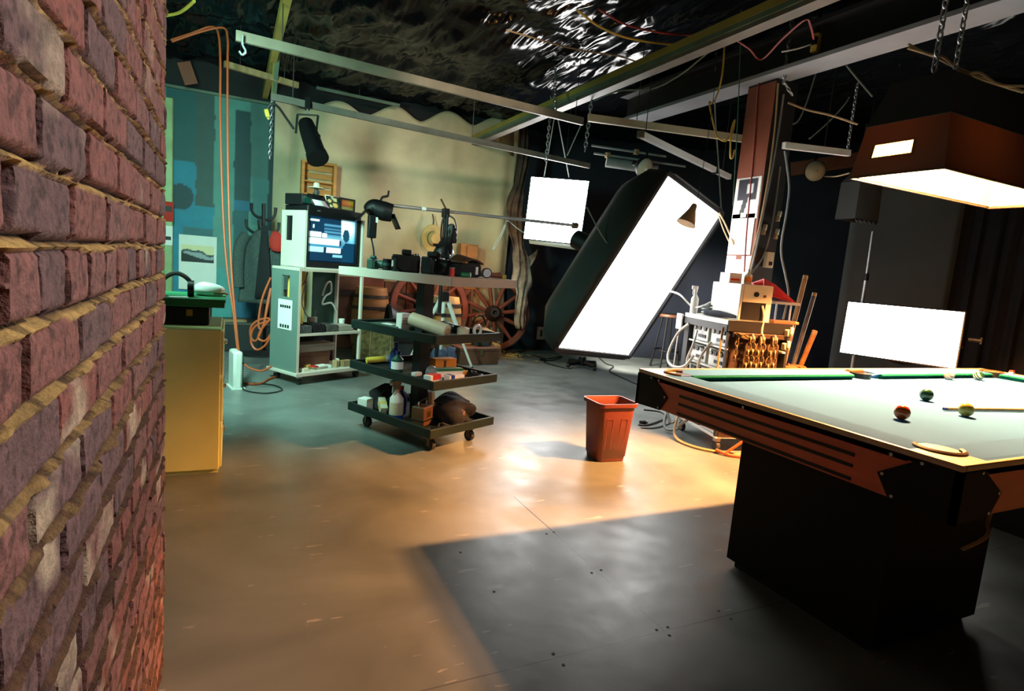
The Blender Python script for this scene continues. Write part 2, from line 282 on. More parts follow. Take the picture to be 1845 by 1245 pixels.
# brick wall: real courses with squeezed mortar
def brick_wall():
    ys = np.concatenate([np.arange(-2.4,.4,.02), np.arange(.4,1.895,.0045), [1.895]]); zs = np.arange(0,3.42,.0048)
    Y,Z = np.meshgrid(ys,zs); H = .0755
    wz = Z+.010*(fbm(Y*3,Z*1.5,3,2)-.5)+.006*(fbm(Y*14,Z*9,9,2)-.5); k = np.floor(wz/H).astype(int); fz = wz-k*H
    th = .0085+.009*fbm(Y*9,k*3.7,21,3)
    hdr = (k%6 == 3); bl = np.where(hdr,.108,.211); off = np.where(k%2 == 0,0,.5)*bl+.03*np.sin(k*12.9898)
    yy = Y+off+.006*(fbm(Y*11,Z*11,5,2)-.5); j = np.floor(yy/bl).astype(int); fy = yy-j*bl
    jt = .006+.009*fbm(Y*5,Z*25,31,2)
    bed = fz < th; t = np.clip(fz/th,0,1); head = (fy < jt*1.25) & ~bed
    rnd = lambda a: np.modf(np.abs(np.sin(j*127.1+k*311.7+a*74.7)*43758.5453))[0]
    n1 = fbm(Y*30,Z*30,1,4); n2 = fbm(Y*7,Z*10,2,3)
    edge = np.minimum(np.minimum(fz-th, H-fz), np.minimum(fy-jt, bl-fy)); rnd_e = np.clip(edge/.0055,0,1)
    X = -.007+.007*np.sqrt(np.clip(rnd_e,0,1))+.004*(rnd(1)-.5)+.005*(n1-.5)
    X = np.where(bed, -.020+np.clip(1.25-t,0,1)**1.6*(.014+.018*fbm(Y*16,k*5.1,41,3))+.007*(n1-.5), X)
    X = np.where(head, -.022+.008*(n1-.5), X)
    V = np.stack([-.165+X, Y, Z],-1)
    c0 = np.array(S(140,98,93)); c1 = np.array(S(150,90,80)); c2 = np.array(S(120,90,90)); r = rnd(2)[...,None]; r3 = rnd(3)[...,None]
    col = c0*(1-r)+c1*r; col = np.where(r3 > .72, c2, col); col = col*(.75+.5*n1)[...,None]
    pit = (fbm(Y*90,Z*90,77,2) > .66)[...,None]; col = np.where(pit, col*.5, col)
    eff = np.clip((n2-.58)*5,0,1)*(rnd(4) > .55)*np.clip(1.25-Z*.55,0,1); col = col*(1-eff[...,None])+np.array(S(215,195,165))*eff[...,None]
    mor = np.array(S(205,168,100))*(.6+.75*n1)[...,None]; mor = np.where((fbm(Y*40,Z*40,55,2) > .62)[...,None], mor*.4, mor)
    mor = np.where(((t > .62)&bed)[...,None], np.array(S(66,34,28)), mor); lo = np.clip((1.12-Z)/.30,0,.9)[...,None]; mor = mor*(1-lo)+np.array(S(72,34,26))*lo  # bed joint tops painted dark, as shade under the brick above
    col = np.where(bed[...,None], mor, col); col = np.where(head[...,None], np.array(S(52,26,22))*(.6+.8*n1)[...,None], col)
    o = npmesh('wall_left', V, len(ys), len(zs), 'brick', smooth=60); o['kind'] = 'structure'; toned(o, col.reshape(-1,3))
    # the end return and the body of the pier behind the face
    b = MB().box(-.46,-.19,-2.4,1.892,0,3.42); e = part('pier', b, 'brick', o); toned(e, np.tile(np.array([c0*.8]),(8,1)))
brick_wall()
# back wall: paint test swatches in blues and greens, rest dark behind the curtain
def back_wall():
    xs = np.concatenate([np.linspace(-.8,.62,96),[1.5,4.4]]); zs = np.concatenate([np.linspace(0,2.96,150)]); Xg,Zg = np.meshgrid(xs,zs)
    px = 320+(Xg+.589)/.00590; py = 157+(2.966-Zg)/.00628
    c = np.zeros(Xg.shape+(3,)); c[:] = S(82,140,132); nz = 5*(fbm(Zg*5,Xg*9,3,3)-.5)
    px = px+nz
    def P_(x0,x1,y0,y1,col): c[(px>=x0)&(px<x1)&(py>=y0)&(py<y1)] = S(*col)
    P_(300,352,0,285,(20,82,86)); P_(300,352,285,700,(14,122,150)); P_(352,385,0,366,(50,78,76)); P_(352,385,366,420,(16,125,150)); P_(330,385,405,430,(45,100,110)); P_(300,384,430,700,(25,130,160))
    P_(384,422,480,700,(70,150,150)); P_(350,375,520,545,(40,85,95)); P_(422,452,180,345,(12,60,66)); P_(422,455,345,366,(10,98,130)); P_(422,450,366,700,(24,84,92)); P_(452,486,0,300,(70,112,108)); P_(455,486,300,390,(64,120,122)); P_(425,470,540,700,(30,95,125)); P_(486,900,0,900,(10,46,54))
    c[((px-325)**2+(py-352)**2) < 24**2] = S(12,55,66)
    V = np.stack([Xg, np.full(Xg.shape,8.06), Zg],-1); o = npmesh('wall_back', V, len(xs), len(zs), 'wall_paint'); o['kind']='structure'; toned(o,c.reshape(-1,3))
    struct('trim_1', MB().box(-.8,.5,8.02,8.058,2.945,2.975), 'strip_green')
    struct('wall_top', MB().box(-.8,9.5,8.07,8.3,0,3.6), 'wall_black', smooth=0)
back_wall()
struct('wall_alcove', MB().box(-.9,-.78,1.9,8.3,0,3.5), 'wall_paint', smooth=0); toned(bpy.data.objects['wall_alcove'], np.tile(np.array([S(90,120,110)]),(8,1)))
struct('wall_right', MB().box(9.3,9.5,-2.6,9,0,3.6), 'wall_black', smooth=0); struct('wall_front', MB().box(-2.2,9.5,-2.8,-2.6,0,3.6), 'wall_black', smooth=0)
struct('wall_side', MB().box(-2.4,-2.2,-2.8,1.9,0,3.6), 'wall_black', smooth=0); struct('wall_return', MB().box(-2.2,-.46,1.7,1.9,0,3.5), 'wall_black', smooth=0)
# door casing that stands in the corner beyond the brick
cs = MB().box(-.70,-.62,7.86,8.0,0.45,2.8); cs.box(-.74,-.70,7.92,8.0,.0,2.8); struct('trim_2', cs, 'casing_green', bev=.008)
struct('trim_3', MB().box(-.78,-.59,8.02,8.055,0,.14).box(-.59,.55,8.02,8.055,0,.12), 'black_paint')
# ceiling: black plastic sheeting stapled over joists
def ceiling():
    xs = np.arange(-2.2,9.5,.045); ys = np.arange(-2.6,8.3,.06); Xg,Yg = np.meshgrid(xs,ys)
    wx = Xg+.5*fbm(Xg*1.3,Yg*1.3,8,2); r1 = np.abs(fbm(wx*3.1+Yg*.9,Yg*.9-wx*.3,12,3)-.5)*2; r2 = np.abs(fbm(wx*9+Yg*2,Yg*1.7,15,2)-.5)*2
    Zg = 3.38-.06*np.abs(np.sin(Yg*1.9+.4*np.sin(Xg)))-.055*(1-r1)**3-.03*(1-r2)**3-.07*fbm(Xg*.8,Yg*.8,19,2)
    o = npmesh('ceiling', np.stack([Xg,Yg,Zg],-1), len(xs), len(ys), 'ceiling_plastic', smooth=60); o['kind']='structure'
    struct('roof', MB().box(-2.4,9.5,-2.8,9,3.6,3.7), 'wall_black', smooth=0)
ceiling()
def Ibeam(name, x, y0, y1, z0, w, h, ma, mb_):
    o = struct(name, MB().box(x-w/2,x+w/2,y0,y1,z0,z0+.03), ma, smooth=0)
    part('web', MB().box(x-.015,x+.015,y0,y1,z0+.03,z0+h), mb_, o); part('top_flange', MB().box(x-w/2,x+w/2,y0,y1,z0+h,z0+h+.03), mb_, o)
Ibeam('beam_grey', 3.905,-2.6,5.6,2.90,.25,.26,'beam_grey','black_paint')
Ibeam('beam_yellow', 3.03,-2.6,8.0,2.88,.10,.09,'batten_grey','beam_yellow')
yb = MB().box(2.968,2.976,-2.6,8.0,2.945,3.0)
part('side_strip',MB().box(2.970,2.978,-2.6,8.0,2.91,2.945),'strip_green',bpy.data.objects['beam_yellow']); part('side_board', yb, 'beam_yellow', bpy.data.objects['beam_yellow'])
struct('beam_small', MB().box(.30,.36,3.0,8.0,3.0,3.10), 'beam_yellow', smooth=0)

# ================================================================= pool table
PEDW = round((2.66,1.197,0)[0]-2.02,3)
def pool_table():
    x0,x1,y0,y1 = 1.791,4.76,.844,2.243; zt = .80; cx,cy = (x0+x1)/2,(y0+y1)/2
    t = T('pool_table','large pool table with pale green cloth, reddish apron and black arrow shaped corners','pool table',(cx,cy,0))
    p = lambda n,mb,m,**k: part(n,mb,m,t,True,**k)
    p('cloth_bed', MB().box(x0+.09,x1-.09,y0+.09,y1-.09,.70,.768), 'cloth_green', smooth=0)
    # rails with side pocket gap; cushions: nose toward the bed
    def rail(a,b,horizontal,lo):
        pass
    rw = .115; g = .075; mx = cx
    segs = [('h',x0+.14,mx-g,y1,-1),('h',mx+g,x1-.14,y1,-1),('h',x0+.14,mx-g,y0,1),('h',mx+g,x1-.14,y0,1),('v',y0+.14,y1-.14,x0,1),('v',y0+.14,y1-.14,x1,-1)]
    for k,a,b,w,s in segs:
        r = MB(); c = MB()
        prof = [(0,.765),(0,zt-.004),(.03,zt),(.155,zt-.003),(.15,.775),(.10,.768)]; cu = [(.154,zt-.003),(.166,zt-.011),(.142,.768),(.135,.768)]
        for mb,pr in ((r,prof),(c,cu)):
            n = len(pr); v = []
            for e_,q in ((a,1),(b,-1)):
                for d,z in pr:
                    ee = e_ + q*max(d-.10,0)*.8; v.append((ee,w+s*d,z) if k == 'h' else (w+s*d,ee,z))
            mb.add(v,[tuple(range(n)),tuple(range(2*n-1,n-1,-1))]+[(i,n+i,n+(i+1)%n,(i+1)%n) for i in range(n)])
        p('rail',r,'cloth_green',smooth=0); p('cushion',c,'cushion_green',smooth=30)
    tr = MB(); e=.006
    for b in ((x0-e,x0+.012,y0-e,y1+e),(x1-.012,x1+e,y0-e,y1+e),(x0+.012,x1-.012,y0-e,y0+.012),(x0+.012,x1-.012,y1-.012,y1+e)): tr.box(*b,.783,.8015)
    p('rail_trim',tr,'rail_trim',bev=.003)
    def corner_top(cx_,cy_,sx,sy):
        m = MB(); pts = [(0,0),(.15,0),(.15,.085),(.085,.15),(0,.15)]
        pts = [(cx_+sx*a,cy_+sy*b) for a,b in pts]
        if sx*sy < 0: pts = pts[::-1]
        m.prism(pts,.034,.766); p('corner_top',m,'rail_trim',bev=.004)
        k = MB(); c = (cx_+sx*.125,cy_+sy*.125); an = math.atan2(sy,sx); P_ = [(c[0]+.062*math.cos(an+f),c[1]+.062*math.sin(an+f),.801) for f in np.linspace(math.radians(75),math.radians(285),12)]
        k.tube(P_,.008,6); p('pocket_liner',k,'brown_leather')
        k = MB(); k.lathe([(.055,.70),(.060,.7995)],(c[0],c[1],0),20); p('pocket',k,'black_plastic')
    for a,b,sx,sy in ((x0,y1,1,-1),(x0,y0,1,1),(x1,y1,-1,-1),(x1,y0,-1,1)): corner_top(a,b,sx,sy)
    for y_,s in ((y1,-1),(y0,1)):
        k = MB(); k.box(mx-g,mx+g,min(y_,y_+s*.09),max(y_,y_+s*.09),.766,.798); p('side_cap',k,'rail_trim',bev=.004)
        k = MB(); c=(mx,y_+s*.115); k.lathe([(.05,.70),(.055,.7975)],(c[0],c[1],0),18); p('pocket',k,'black_plastic')
        k = MB(); k.box(mx-.062,mx+.062,min(y_+s*.055,y_+s*.10),max(y_+s*.055,y_+s*.10),.77,.812); p('pocket_liner',k,'brown_leather',bev=.012)
    zb = .642
    p('apron', MB().box(x0,x0+.03,y0+.03,y1-.03,zb,.785), 'red_wood', label='reddish end panel with three black grooves', smooth=0)
    p('apron', MB().box(x1-.03,x1,y0+.03,y1-.03,zb,.785), 'red_wood', smooth=0)
    p('apron', MB().box(x0,x1,y0,y0+.03,zb,.785), 'red_wood', smooth=0); p('apron', MB().box(x0,x1,y1-.03,y1,zb,.785), 'red_wood', smooth=0)
    for z in (.733,.697,.654):
        gr = MB(); gr.box(x0-.003,x0+.004,1.14,1.955,z-.0055,z+.0055); p('groove_inlay',gr,'black_plastic',smooth=0)
    sh = [(0,.800),(.105,.795),(.216,.707),(.172,.640),(0,.632)]
    for ax,ay,sx,sy in ((x0,y1,1,-1),(x0,y0,1,1),(x1,y1,-1,-1),(x1,y0,-1,1)):
        m = MB(); e=.007
        for kind in (0,1):
            v = []
            for off in (-e,.01):
                for s_,z in sh:
                    z = min(z,.782)
                    q = -e if s_ == 0 else s_
                    v.append((ax+sx*off, ay+sy*q, z) if kind == 0 else (ax+sx*q, ay+sy*off, z))
            m.add(v,[(4,3,2,1,0),(5,6,7,8,9)]+[(i,(i+1)%5,5+(i+1)%5,5+i) for i in range(5)])
        o = p('corner_casting',m,'flat_black',smooth=0)
        sc_ = MB()
        for s_,z in ((.095,.775),(.20,.707),(.163,.65)):
            sc_.cyl((ax+sx*(-.009),ay+sy*s_,z),(ax-sx*.0,ay+sy*s_,z),.005,n=8); sc_.cyl((ax+sx*s_,ay+sy*(-.009),z),(ax+sx*s_,ay,z),.005,n=8)
        part('screw',sc_,'steel',o,True)
    for y_,z in ((2.10,.772),(1.60,.772),(1.03,.772)): p('bolt', MB().cyl((x0-.004,y_,z),(x0+.01,y_,z),.006,n=8), 'steel')
    for xa in (2.02,2*cx-2.02-PEDW):
        p('pedestal', MB().box(xa,xa+PEDW,1.12,1.785,.03,.66), 'flat_black', smooth=0); p('plinth', MB().box(xa+.02,xa+PEDW-.02,1.15,1.755,0,.03), 'black_plastic', smooth=0)
    p('frame', MB().box(1.9,4.48,.95,2.13,.66,.70), 'flat_black', smooth=0)
pool_table()
zb = .768
for (px_,lab,m) in (((2.374,1.353,0.79),'orange pool ball nearest the camera on the pale cloth','ball_orange'),((2.974,1.6,0.79),'dark green pool ball near the middle of the table','ball_green'),((2.795,1.342,0.79),'yellow pool ball touching the cue stick','ball_yellow'),
    ((3.996,2.042,0.79),'white and orange pool ball by the far rail under the bright softlight','ball_white'),((4.268,2.016,0.79),'dark and cream pool ball beside the far right corner pocket','ball_green')):
    o = T('pool_ball',lab,'ball',(px_[0],px_[1],zb)); part('shell',MB().ball((0,0,.0286),.0286,14),m,o)
    if 'white and' in lab or 'dark and' in lab:
        s = MB(); s.M = Matrix.Translation((0,0,.0286)) @ Matrix.Rotation(.9,4,'X'); s.lathe([(.0215,-.0192),(.0262,-.012),(.0289,0),(.0262,.012),(.0215,.0192)],(0,0,0),24,False); part('stripe',s,'ball_orange' if 'white' in lab else 'ball_white',o)
cu = T('cue_stick','slim pale wooden cue lying across the cloth behind the yellow ball','cue',(2.813,1.436,zb))
dv = Vector((.391,-.068,0)).normalized(); a = Vector((0,0,.008))
part('shaft',MB().tube([a+dv*.02,a+dv*.8+Vector((0,0,.002))],[.0065,.0085],10,False),'light_wood',cu); part('butt',MB().tube([a+dv*.8+Vector((0,0,.002)),a+dv*1.42+Vector((0,0,.006))],[.009,.014],12,False),'brown_wood',cu); part('tip',MB().cyl(a,a+dv*.02,.006),'blue_plastic',cu)
ck = (4.844,2.139,0.8); k = T('chalk_cube','small red and white chalk cube on the right end rail of the pool table','chalk',(4.735,2.05,.8005)); part('cube',MB().box(-.012,.012,-.012,.012,0,.024),'red_plastic',k,bev=.002); part('paper_wrap',MB().box(-.0125,.0125,-.0125,.0125,0,.012),'white_paper',k)
one('cable','pale loose cord drooping under the right end of the table','cord',MB().tube([(2.25,.95,.635),(2.18,.93,.56),(2.12,.90,.53),(2.06,.93,.48)],.006,6),'tan_rope')

# pool lamp hung over the table
def pool_lamp():
    x0,x1,y0,y1 = 3.158,4.60,1.80,2.30; z0,z1,z2 = 1.892,2.17,2.40
    t = T('pool_table_lamp','long dark boxy lamp with glowing warm underside hung on chains over the pool table','lamp',((x0+x1)/2,(y0+y1)/2,z0)); p = lambda n,mb,m,**k: part(n,mb,m,t,True,**k)
    i1 = .035; i2 = .10
    def ring(z,i): return [(x0+i,y0+i,z),(x1-i,y0+i,z),(x1-i,y1-i,z),(x0+i,y1-i,z)]
    a,b,c = ring(z0,0),ring(z1,i1),ring(z2,i2); s = MB()
    s.add(a+b,[(0,1,5,4),(1,2,6,5),(2,3,7,6)])
    # left face with a cooling slot
    def LF(u,v): # u along y 0 near..1 far, v up
        lo = Vector(a[0])*(1-u)+Vector(a[3])*u; hi = Vector(b[0])*(1-u)+Vector(b[3])*u; return tuple(lo*(1-v)+hi*v)
    U_ = [0,.36,.80,1]; V_ = [0,.36,.60,1]; v = [LF(u,w) for w in V_ for u in U_]
    s.add(v,[(j*4+i,(j+1)*4+i,(j+1)*4+i+1,j*4+i+1) for j in range(3) for i in range(3) if not (i == 1 and j == 1)])
    p('skirt',s,'shade_dark',smooth=0); p('slot_dim_panel',MB().add([tuple(Vector(LF(uu,vv))+Vector((.006,0,0))) for uu,vv in ((.34,.34),(.82,.34),(.82,.62),(.34,.62))],[(0,1,2,3)]),'slot_dimmer',smooth=0)  # translucent panel added behind the slot to dim the bulbs' light
    h = MB(); h.add(b+c+ring(z2,.101),[(0,1,5,4),(1,2,6,5),(2,3,7,6),(3,0,4,7),(8,9,10,11)]); p('hood',h,'black_paint',smooth=0,sol=.006)
    w = MB(); q = ring(z0+.01,.006)+ring(z1,i1+.006)+ring(z2-.02,i2+.006); w.add(q,[(2,1,5,6),(3,2,6,7),(5,4,8,9),(6,5,9,10),(7,6,10,11),(4,7,11,8),(11,10,9,8)]); p('reflector',w,'reflector_white',smooth=0)
    for x_ in (3.42,3.60):
        o = p('socket',MB().cyl((x_,2.125,2.36),(x_,2.125,2.16),.022),'brass'); part('bulb',MB().ball((x_,2.125,2.10),.045,12,(1,1,1.1)),'bulb_glow',o,True)
    p('trim_frame',MB().tube([ring(z0,0)[i] for i in (0,1,2,3)],.006,6,False,True),'shade_dark')
    # chain hooks
    for x_,y_ in ((3.36,2.05),(4.4,2.05)): p('hook',MB().tube([(x_,y_,2.40),(x_,y_,2.44),(x_+.02,y_,2.46)],.006,6),'steel')
    for (x_,y_),lab in (((3.36,2.05),'dark hanging chain holding the left end of the pool lamp'),((4.4,2.05),'dark hanging chain holding the right end of the pool lamp')):
        one('chain',lab,'chain',MB().chain((x_,y_,3.34),(x_,y_,2.45),.055,.0055),'steel','pool lamp chains')
pool_lamp()

# wastebasket
def basket():
    t = T('wastebasket','terracotta brown plastic wastebasket standing on the floor by the pool table','wastebasket',(2.325,3.19,0),-.06)
    def rr(hx,hy,r,z,n=4): 
        o=[]
        for (sx,sy,a0) in ((1,1,0),(-1,1,90),(-1,-1,180),(1,-1,270)):
            for i in range(n+1):
                a=math.radians(a0+90*i/n); o.append((sx*(hx-r)+r*math.cos(a), sy*(hy-r)+r*math.sin(a), z))
        return o
    rings = [rr(.105,.088,.03,0.004),rr(.108,.09,.03,.03),rr(.112,.094,.03,.034),rr(.135,.115,.035,.375),rr(.150,.128,.04,.38),rr(.152,.130,.04,.405),rr(.143,.122,.036,.405),rr(.132,.111,.034,.37),rr(.105,.086,.03,.012)]
    m = MB(); n = len(rings[0]); v=[q for r in rings for q in r]
    m.add(v,[(i*n+k,i*n+(k+1)%n,(i+1)*n+(k+1)%n,(i+1)*n+k) for i in range(len(rings)-1) for k in range(n)]+[tuple(range(n-1,-1,-1)),tuple(range(8*n,9*n))])
    part('bin',m,'terracotta',t,smooth=50)
    rb = MB()
    for s in (-1,1):
        for xs in (-.075,-.03,.03,.075): 
            rb.bar((xs*.92,s*.0915,.05),(xs*1.05,s*.110,.30),.006,.006)
        for xa,xb in ((-.075,-.03),(.03,.075)): rb.bar((xa*1.05,s*.110,.30),(xb*1.05,s*.110,.30),.006,.006)
    part('raised_panel',rb,'terracotta',t)
basket()

# filing cabinet and what stands on it
fc = T('filing_cabinet','tan metal filing cabinet at the end of the brick pier','cabinet',(-.228,3.72,0))
b = MB().box(-.195,.185,-.305,.305,.02,.785); part('body',b,'tan_metal',fc,bev=.006); part('plinth',MB().box(-.18,.18,-.29,.29,0,.02),'tan_metal',fc)
for z in (.03,.285,.54):
    d = part('drawer',MB().box(.185,.197,-.29,.29,z,z+.235),'tan_metal',fc,bev=.004); part('handle',MB().box(.197,.213,-.04,.04,z+.13,z+.15),'chrome',d,bev=.004); part('label_holder',MB().box(.197,.201,-.04,.04,z+.165,z+.195),'steel',d)
bc = T('equipment_case','black case with brass latch lying on the tan filing cabinet','case',(-.235,3.80,.785)); part('body',MB().box(-.19,.13,-.21,.21,0,.10),'black_plastic',bc,bev=.008); part('latch',MB().box(.13,.137,-.02,.01,.03,.08),'brass',bc); part('latch',MB().box(.02,.05,-.217,-.21,.05,.085),'brass',bc)
gb = T('game_box','flat dark green box resting on top of the black case','box',(-.22,3.80,.885)); part('base',MB().box(-.2,.19,-.23,.23,0,.03),'green_plastic',gb,bev=.003); part('lid',MB().box(-.205,.195,-.235,.235,.028,.045),'green_plastic',gb,bev=.003); part('ribbon',MB().box(-.13,-.12,-.237,-.234,0,.044),'yellow_plastic',gb)
cp = T('knit_hat','pale green cap lying on the green box','cap',(-.12,3.83,.930)); part('crown',MB().blob((0,0,0),.085,.07,.045,3,.12),'white_plastic',cp); part('brim',MB().tube([(.03,-.06,.02),(.08,-.04,.022),(.10,.02,.012)],.008,6),'light_wood',cp)
hp = T('headphones','dark headphones standing on the green box by the brick','headphones',(-.27,3.70,.930)); part('band',MB().tube([(-.07,0,.03),(-.06,0,.09),(0,0,.125),(.06,0,.09),(.07,0,.03)],.012,8),'mottled_dark',hp); 
for s in (-1,1): part('ear_pad',MB().cyl((s*.055,0,.045),(s*.085,0,.045),.045),'black_plastic',hp)
pp = (-0.213,3.75,0.867); one('paper_slip','white paper slip lying on the green box beside the headphones','paper',MB().cbox((-.255,3.62,.9315),.09,.06,.003,.3),'white_paper')

# calendar
cl = T('wall_calendar','white wall calendar with a misty landscape photograph on the blue wall','calendar',(-0.364,8.04,0.664)); W_=.405; z0=cl.location.z; x_=cl.location.x
part('sheet',MB().box(-.20,.20,-.006,.006,0,.645),'white_paper',cl,smooth=0)
def land(u,v):
    h1=.62+.12*math.sin(u*5)+.05*math.sin(u*13); h2=.38+.2*math.sin(u*3+2.2); sky=np.array(S(225,215,170)); 
    c = sky if v>h1 else np.array(S(70,85,100))*(.4+1.6*max(0,(h1-v)))
    if v<h1-.12: c=np.array(S(150,160,165))
    if v<h2: c=np.array(S(18,22,26))*(.6+1.5*u)
    return c
picture('photograph',(x_-.175,cl.location.y-.0075,z0+.33),(.345,0,0),(0,0,.20),28,20,land,'picture',cl)
part('nail',MB().cyl((0,-.012,.625),(0,0,.625),.005),'steel',cl)
# things on the casing
rs = T('sign','red fire notice with black print on the pale casing','sign',(-.655,7.85,1.44)); part('board',MB().box(-.05,.05,-.006,.006,0,.22),'red_cloth',rs,smooth=0); part('print_block',MB().box(-.035,.035,-.009,-.006,.11,.17),'black_paint',rs)
rs = T('sticker','white sticker below the red notice on the casing','sticker',(-.66,7.85,1.17)); part('sheet',MB().box(-.045,.045,-.004,.004,0,.22),'white_paper',rs,smooth=0); part('print',MB().box(-.03,.03,-.006,-.004,.06,.10),'black_paint',rs)
one('plank','orange brown plank hanging from the dark ceiling above the calendar wall','plank',MB().bar((-0.5,7.6,3.136),(-0.424,7.6,2.922),.13,.025,(0,1,0)),'rust_board')

# trunk behind the heater and the heater
tk = T('trunk','low black equipment trunk on the floor below the coat','trunk',(-.02,7.75,0)); part('body',MB().box(-.42,.52,-.25,.25,0,.31),'black_paint',tk,bev=.01); part('lid',MB().box(-.43,.53,-.26,.26,.31,.345),'mottled_dark',tk,bev=.005)
one('board','short pale board lying on the black trunk','board',MB().cbox((.02,7.58,.358),.30,.10,.025,.1),'light_wood')
hb = T('fan_heater','slim upright white fan heater with a dark grille on the floor','heater',(.065,5.52,0),.2)
part('shell',MB().prism([(-.045,-.05),(.03,-.05),(.03,.16),(-.045,.16)],.33),'white_plastic',hb,bev=.02); g = MB()
for i in range(14): g.box(.03,.040,-.03,.14,.03+i*.02,.038+i*.02)
part('grille',g,'black_plastic',hb); part('foot',MB().box(-.06,.05,-.055,.17,0,.012),'white_plastic',hb)
one('cable','thin black cord looped on the floor beside the heater','cord',MB().tube([(.1,5.55,.05),(.12,5.40,.012),(.28,5.28,.008),(.42,5.40,.008),(.36,5.60,.008),(.20,5.70,.008)],.006,6),'black_cable')
# paint drips removed: plain cable drop on the floor

# coat stand with coat and red cap
cr = (0.318,7.28,1.02); ct = T('coat_rack','dark coat stand with curled hooks against the blue wall','coat rack',(cr[0],7.28,0)); k = ct
part('pole',MB().cyl((0,0,.03),(0,0,1.72),.022),'black_paint',k); part('base',MB().lathe([(.2,0),(.2,.02),(.05,.05),(.02,.06)]),'black_paint',k)
for i,(a_,z_,l_) in enumerate(((.3,1.42,.17),(2.6,1.42,.20),(4.4,1.42,.17),(.1,1.58,.12),(2.9,1.60,.13),(1.6,1.6,.1))):
    c,s = math.cos(a_),math.sin(a_); part('hook',MB().tube([(0,0,z_-.03),(c*l_*.5,s*l_*.5,z_-.035),(c*l_*.95,s*l_*.95,z_+.02),(c*l_*1.02,s*l_*1.02,z_+.11)],[.016,.016,.014,.02],8),'black_paint',k)
co = T('coat','grey tweed coat hanging on the coat stand','coat',(cr[0],7.13,.62))
def coat(a,b):
    w = .20+.05*(1-b)**2; 
    if b > .80: w *= 1-(b-.80)*3.2
    fold = .025*math.sin(a*math.pi*10+b*2)*(1-b*.6)
    return (w*math.cos(a*2*math.pi), .10*math.sin(a*2*math.pi)+fold, b*.80)
part('body',MB().grid(coat,40,18),'tweed',co,sol=.006)
for s in (-1,1): part('sleeve',MB().tube([(s*.17,-.02,.74),(s*.235,-.03,.60),(s*.25,-.04,.35),(s*.24,-.06,.16)],[.06,.065,.06,.055],12),'tweed',co)
part('lapel',MB().add([(-.08,-.115,.78),(-.015,-.135,.40),(.0,-.13,.62),(-.03,-.11,.80)],[(0,1,2,3)]).add([(.08,-.115,.78),(.015,-.135,.40),(0,-.13,.62),(.03,-.11,.80)],[(3,2,1,0)]),'tweed',co,sol=.008)
part('lining',MB().grid(lambda a,b:(-.035+.07*a-.03*b*(1-2*a)*0-.05*(1-b)*(1-2*a),-.145+.02*b,.06+.72*b),4,8),'black_cloth',co,sol=.01); part('collar_gap',MB().box(-.035,.035,-.12,-.08,.70,.85),'black_cloth',co)
rc = (0.438,7.02,1.201); one('red_hat','bright red cap hung on the right of the coat stand','cap',MB().blob((rc[0],7.02,rc[2]),.075,.06,.13,5,.1),'red_cloth')

# orange cables hanging from the ceiling on the left
one('extension_cable','left orange extension cord dropping from the ceiling to the floor by the cart','cord',MB().tube([(-0.512,6.28,2.969),(-0.35,6.212,3.042),(-0.198,6.148,3.113),(-0.139,6.112,3.061),(-0.118,6.067,2.821),(-0.111,6,2.387),(-0.087,5.896,1.762),(-0.062,5.821,1.33),(-0.03,5.756,0.994),(0.02,5.683,0.661),(0.055,5.624,0.374),(0.09,5.574,0.146)],.009,8),'orange_cable')
one('extension_cable','right orange extension cord dropping from the ceiling beside its twin','cord',MB().tube([(-0.498,6.213,2.939),(-0.282,6.122,3.04),(-0.1,6.042,3.094),(-0.063,6.011,3.002),(-0.06,5.981,2.811),(-0.053,5.915,2.381),(-0.041,5.839,1.904),(-0.018,5.744,1.333),(0.006,5.677,0.952),(0.038,5.613,0.62),(0.078,5.544,0.289),(0.136,5.503,0.199),(0.246,5.445,0.17),(0.332,5.41,0.217)],.009,8),'orange_cable')
one('extension_cable','orange cable coil hung on the left side of the cart','cord',MB().tube([(0.341,6.075,0.955),(0.268,6.079,0.738),(0.243,6.056,0.5),(0.282,6.033,0.477),(0.316,6.052,0.716),(0.343,6.059,0.85),(0.291,6.037,0.53),(0.231,6.041,0.357),(0.183,6.065,0.363),(0.177,6.083,0.468),(0.243,6.062,0.542),(0.338,6.019,0.561),(0.263,6.038,0.449),(0.245,6.035,0.369),(0.303,6.005,0.353),(0.359,5.989,0.432),(0.304,5.999,0.311),(0.228,6.028,0.262),(0.179,6.063,0.337),(0.206,6.07,0.47),(0.343,6.015,0.551)],.011,8),'orange_cable')
one('extension_cable','orange cable end on the floor under the cart side','cord',MB().tube([(0.107,5.686,0.012),(0.188,5.634,0.012),(0.268,5.678,0.012),(0.333,5.849,0.012),(0.419,5.977,0.012)],.010,6),'orange_cable')

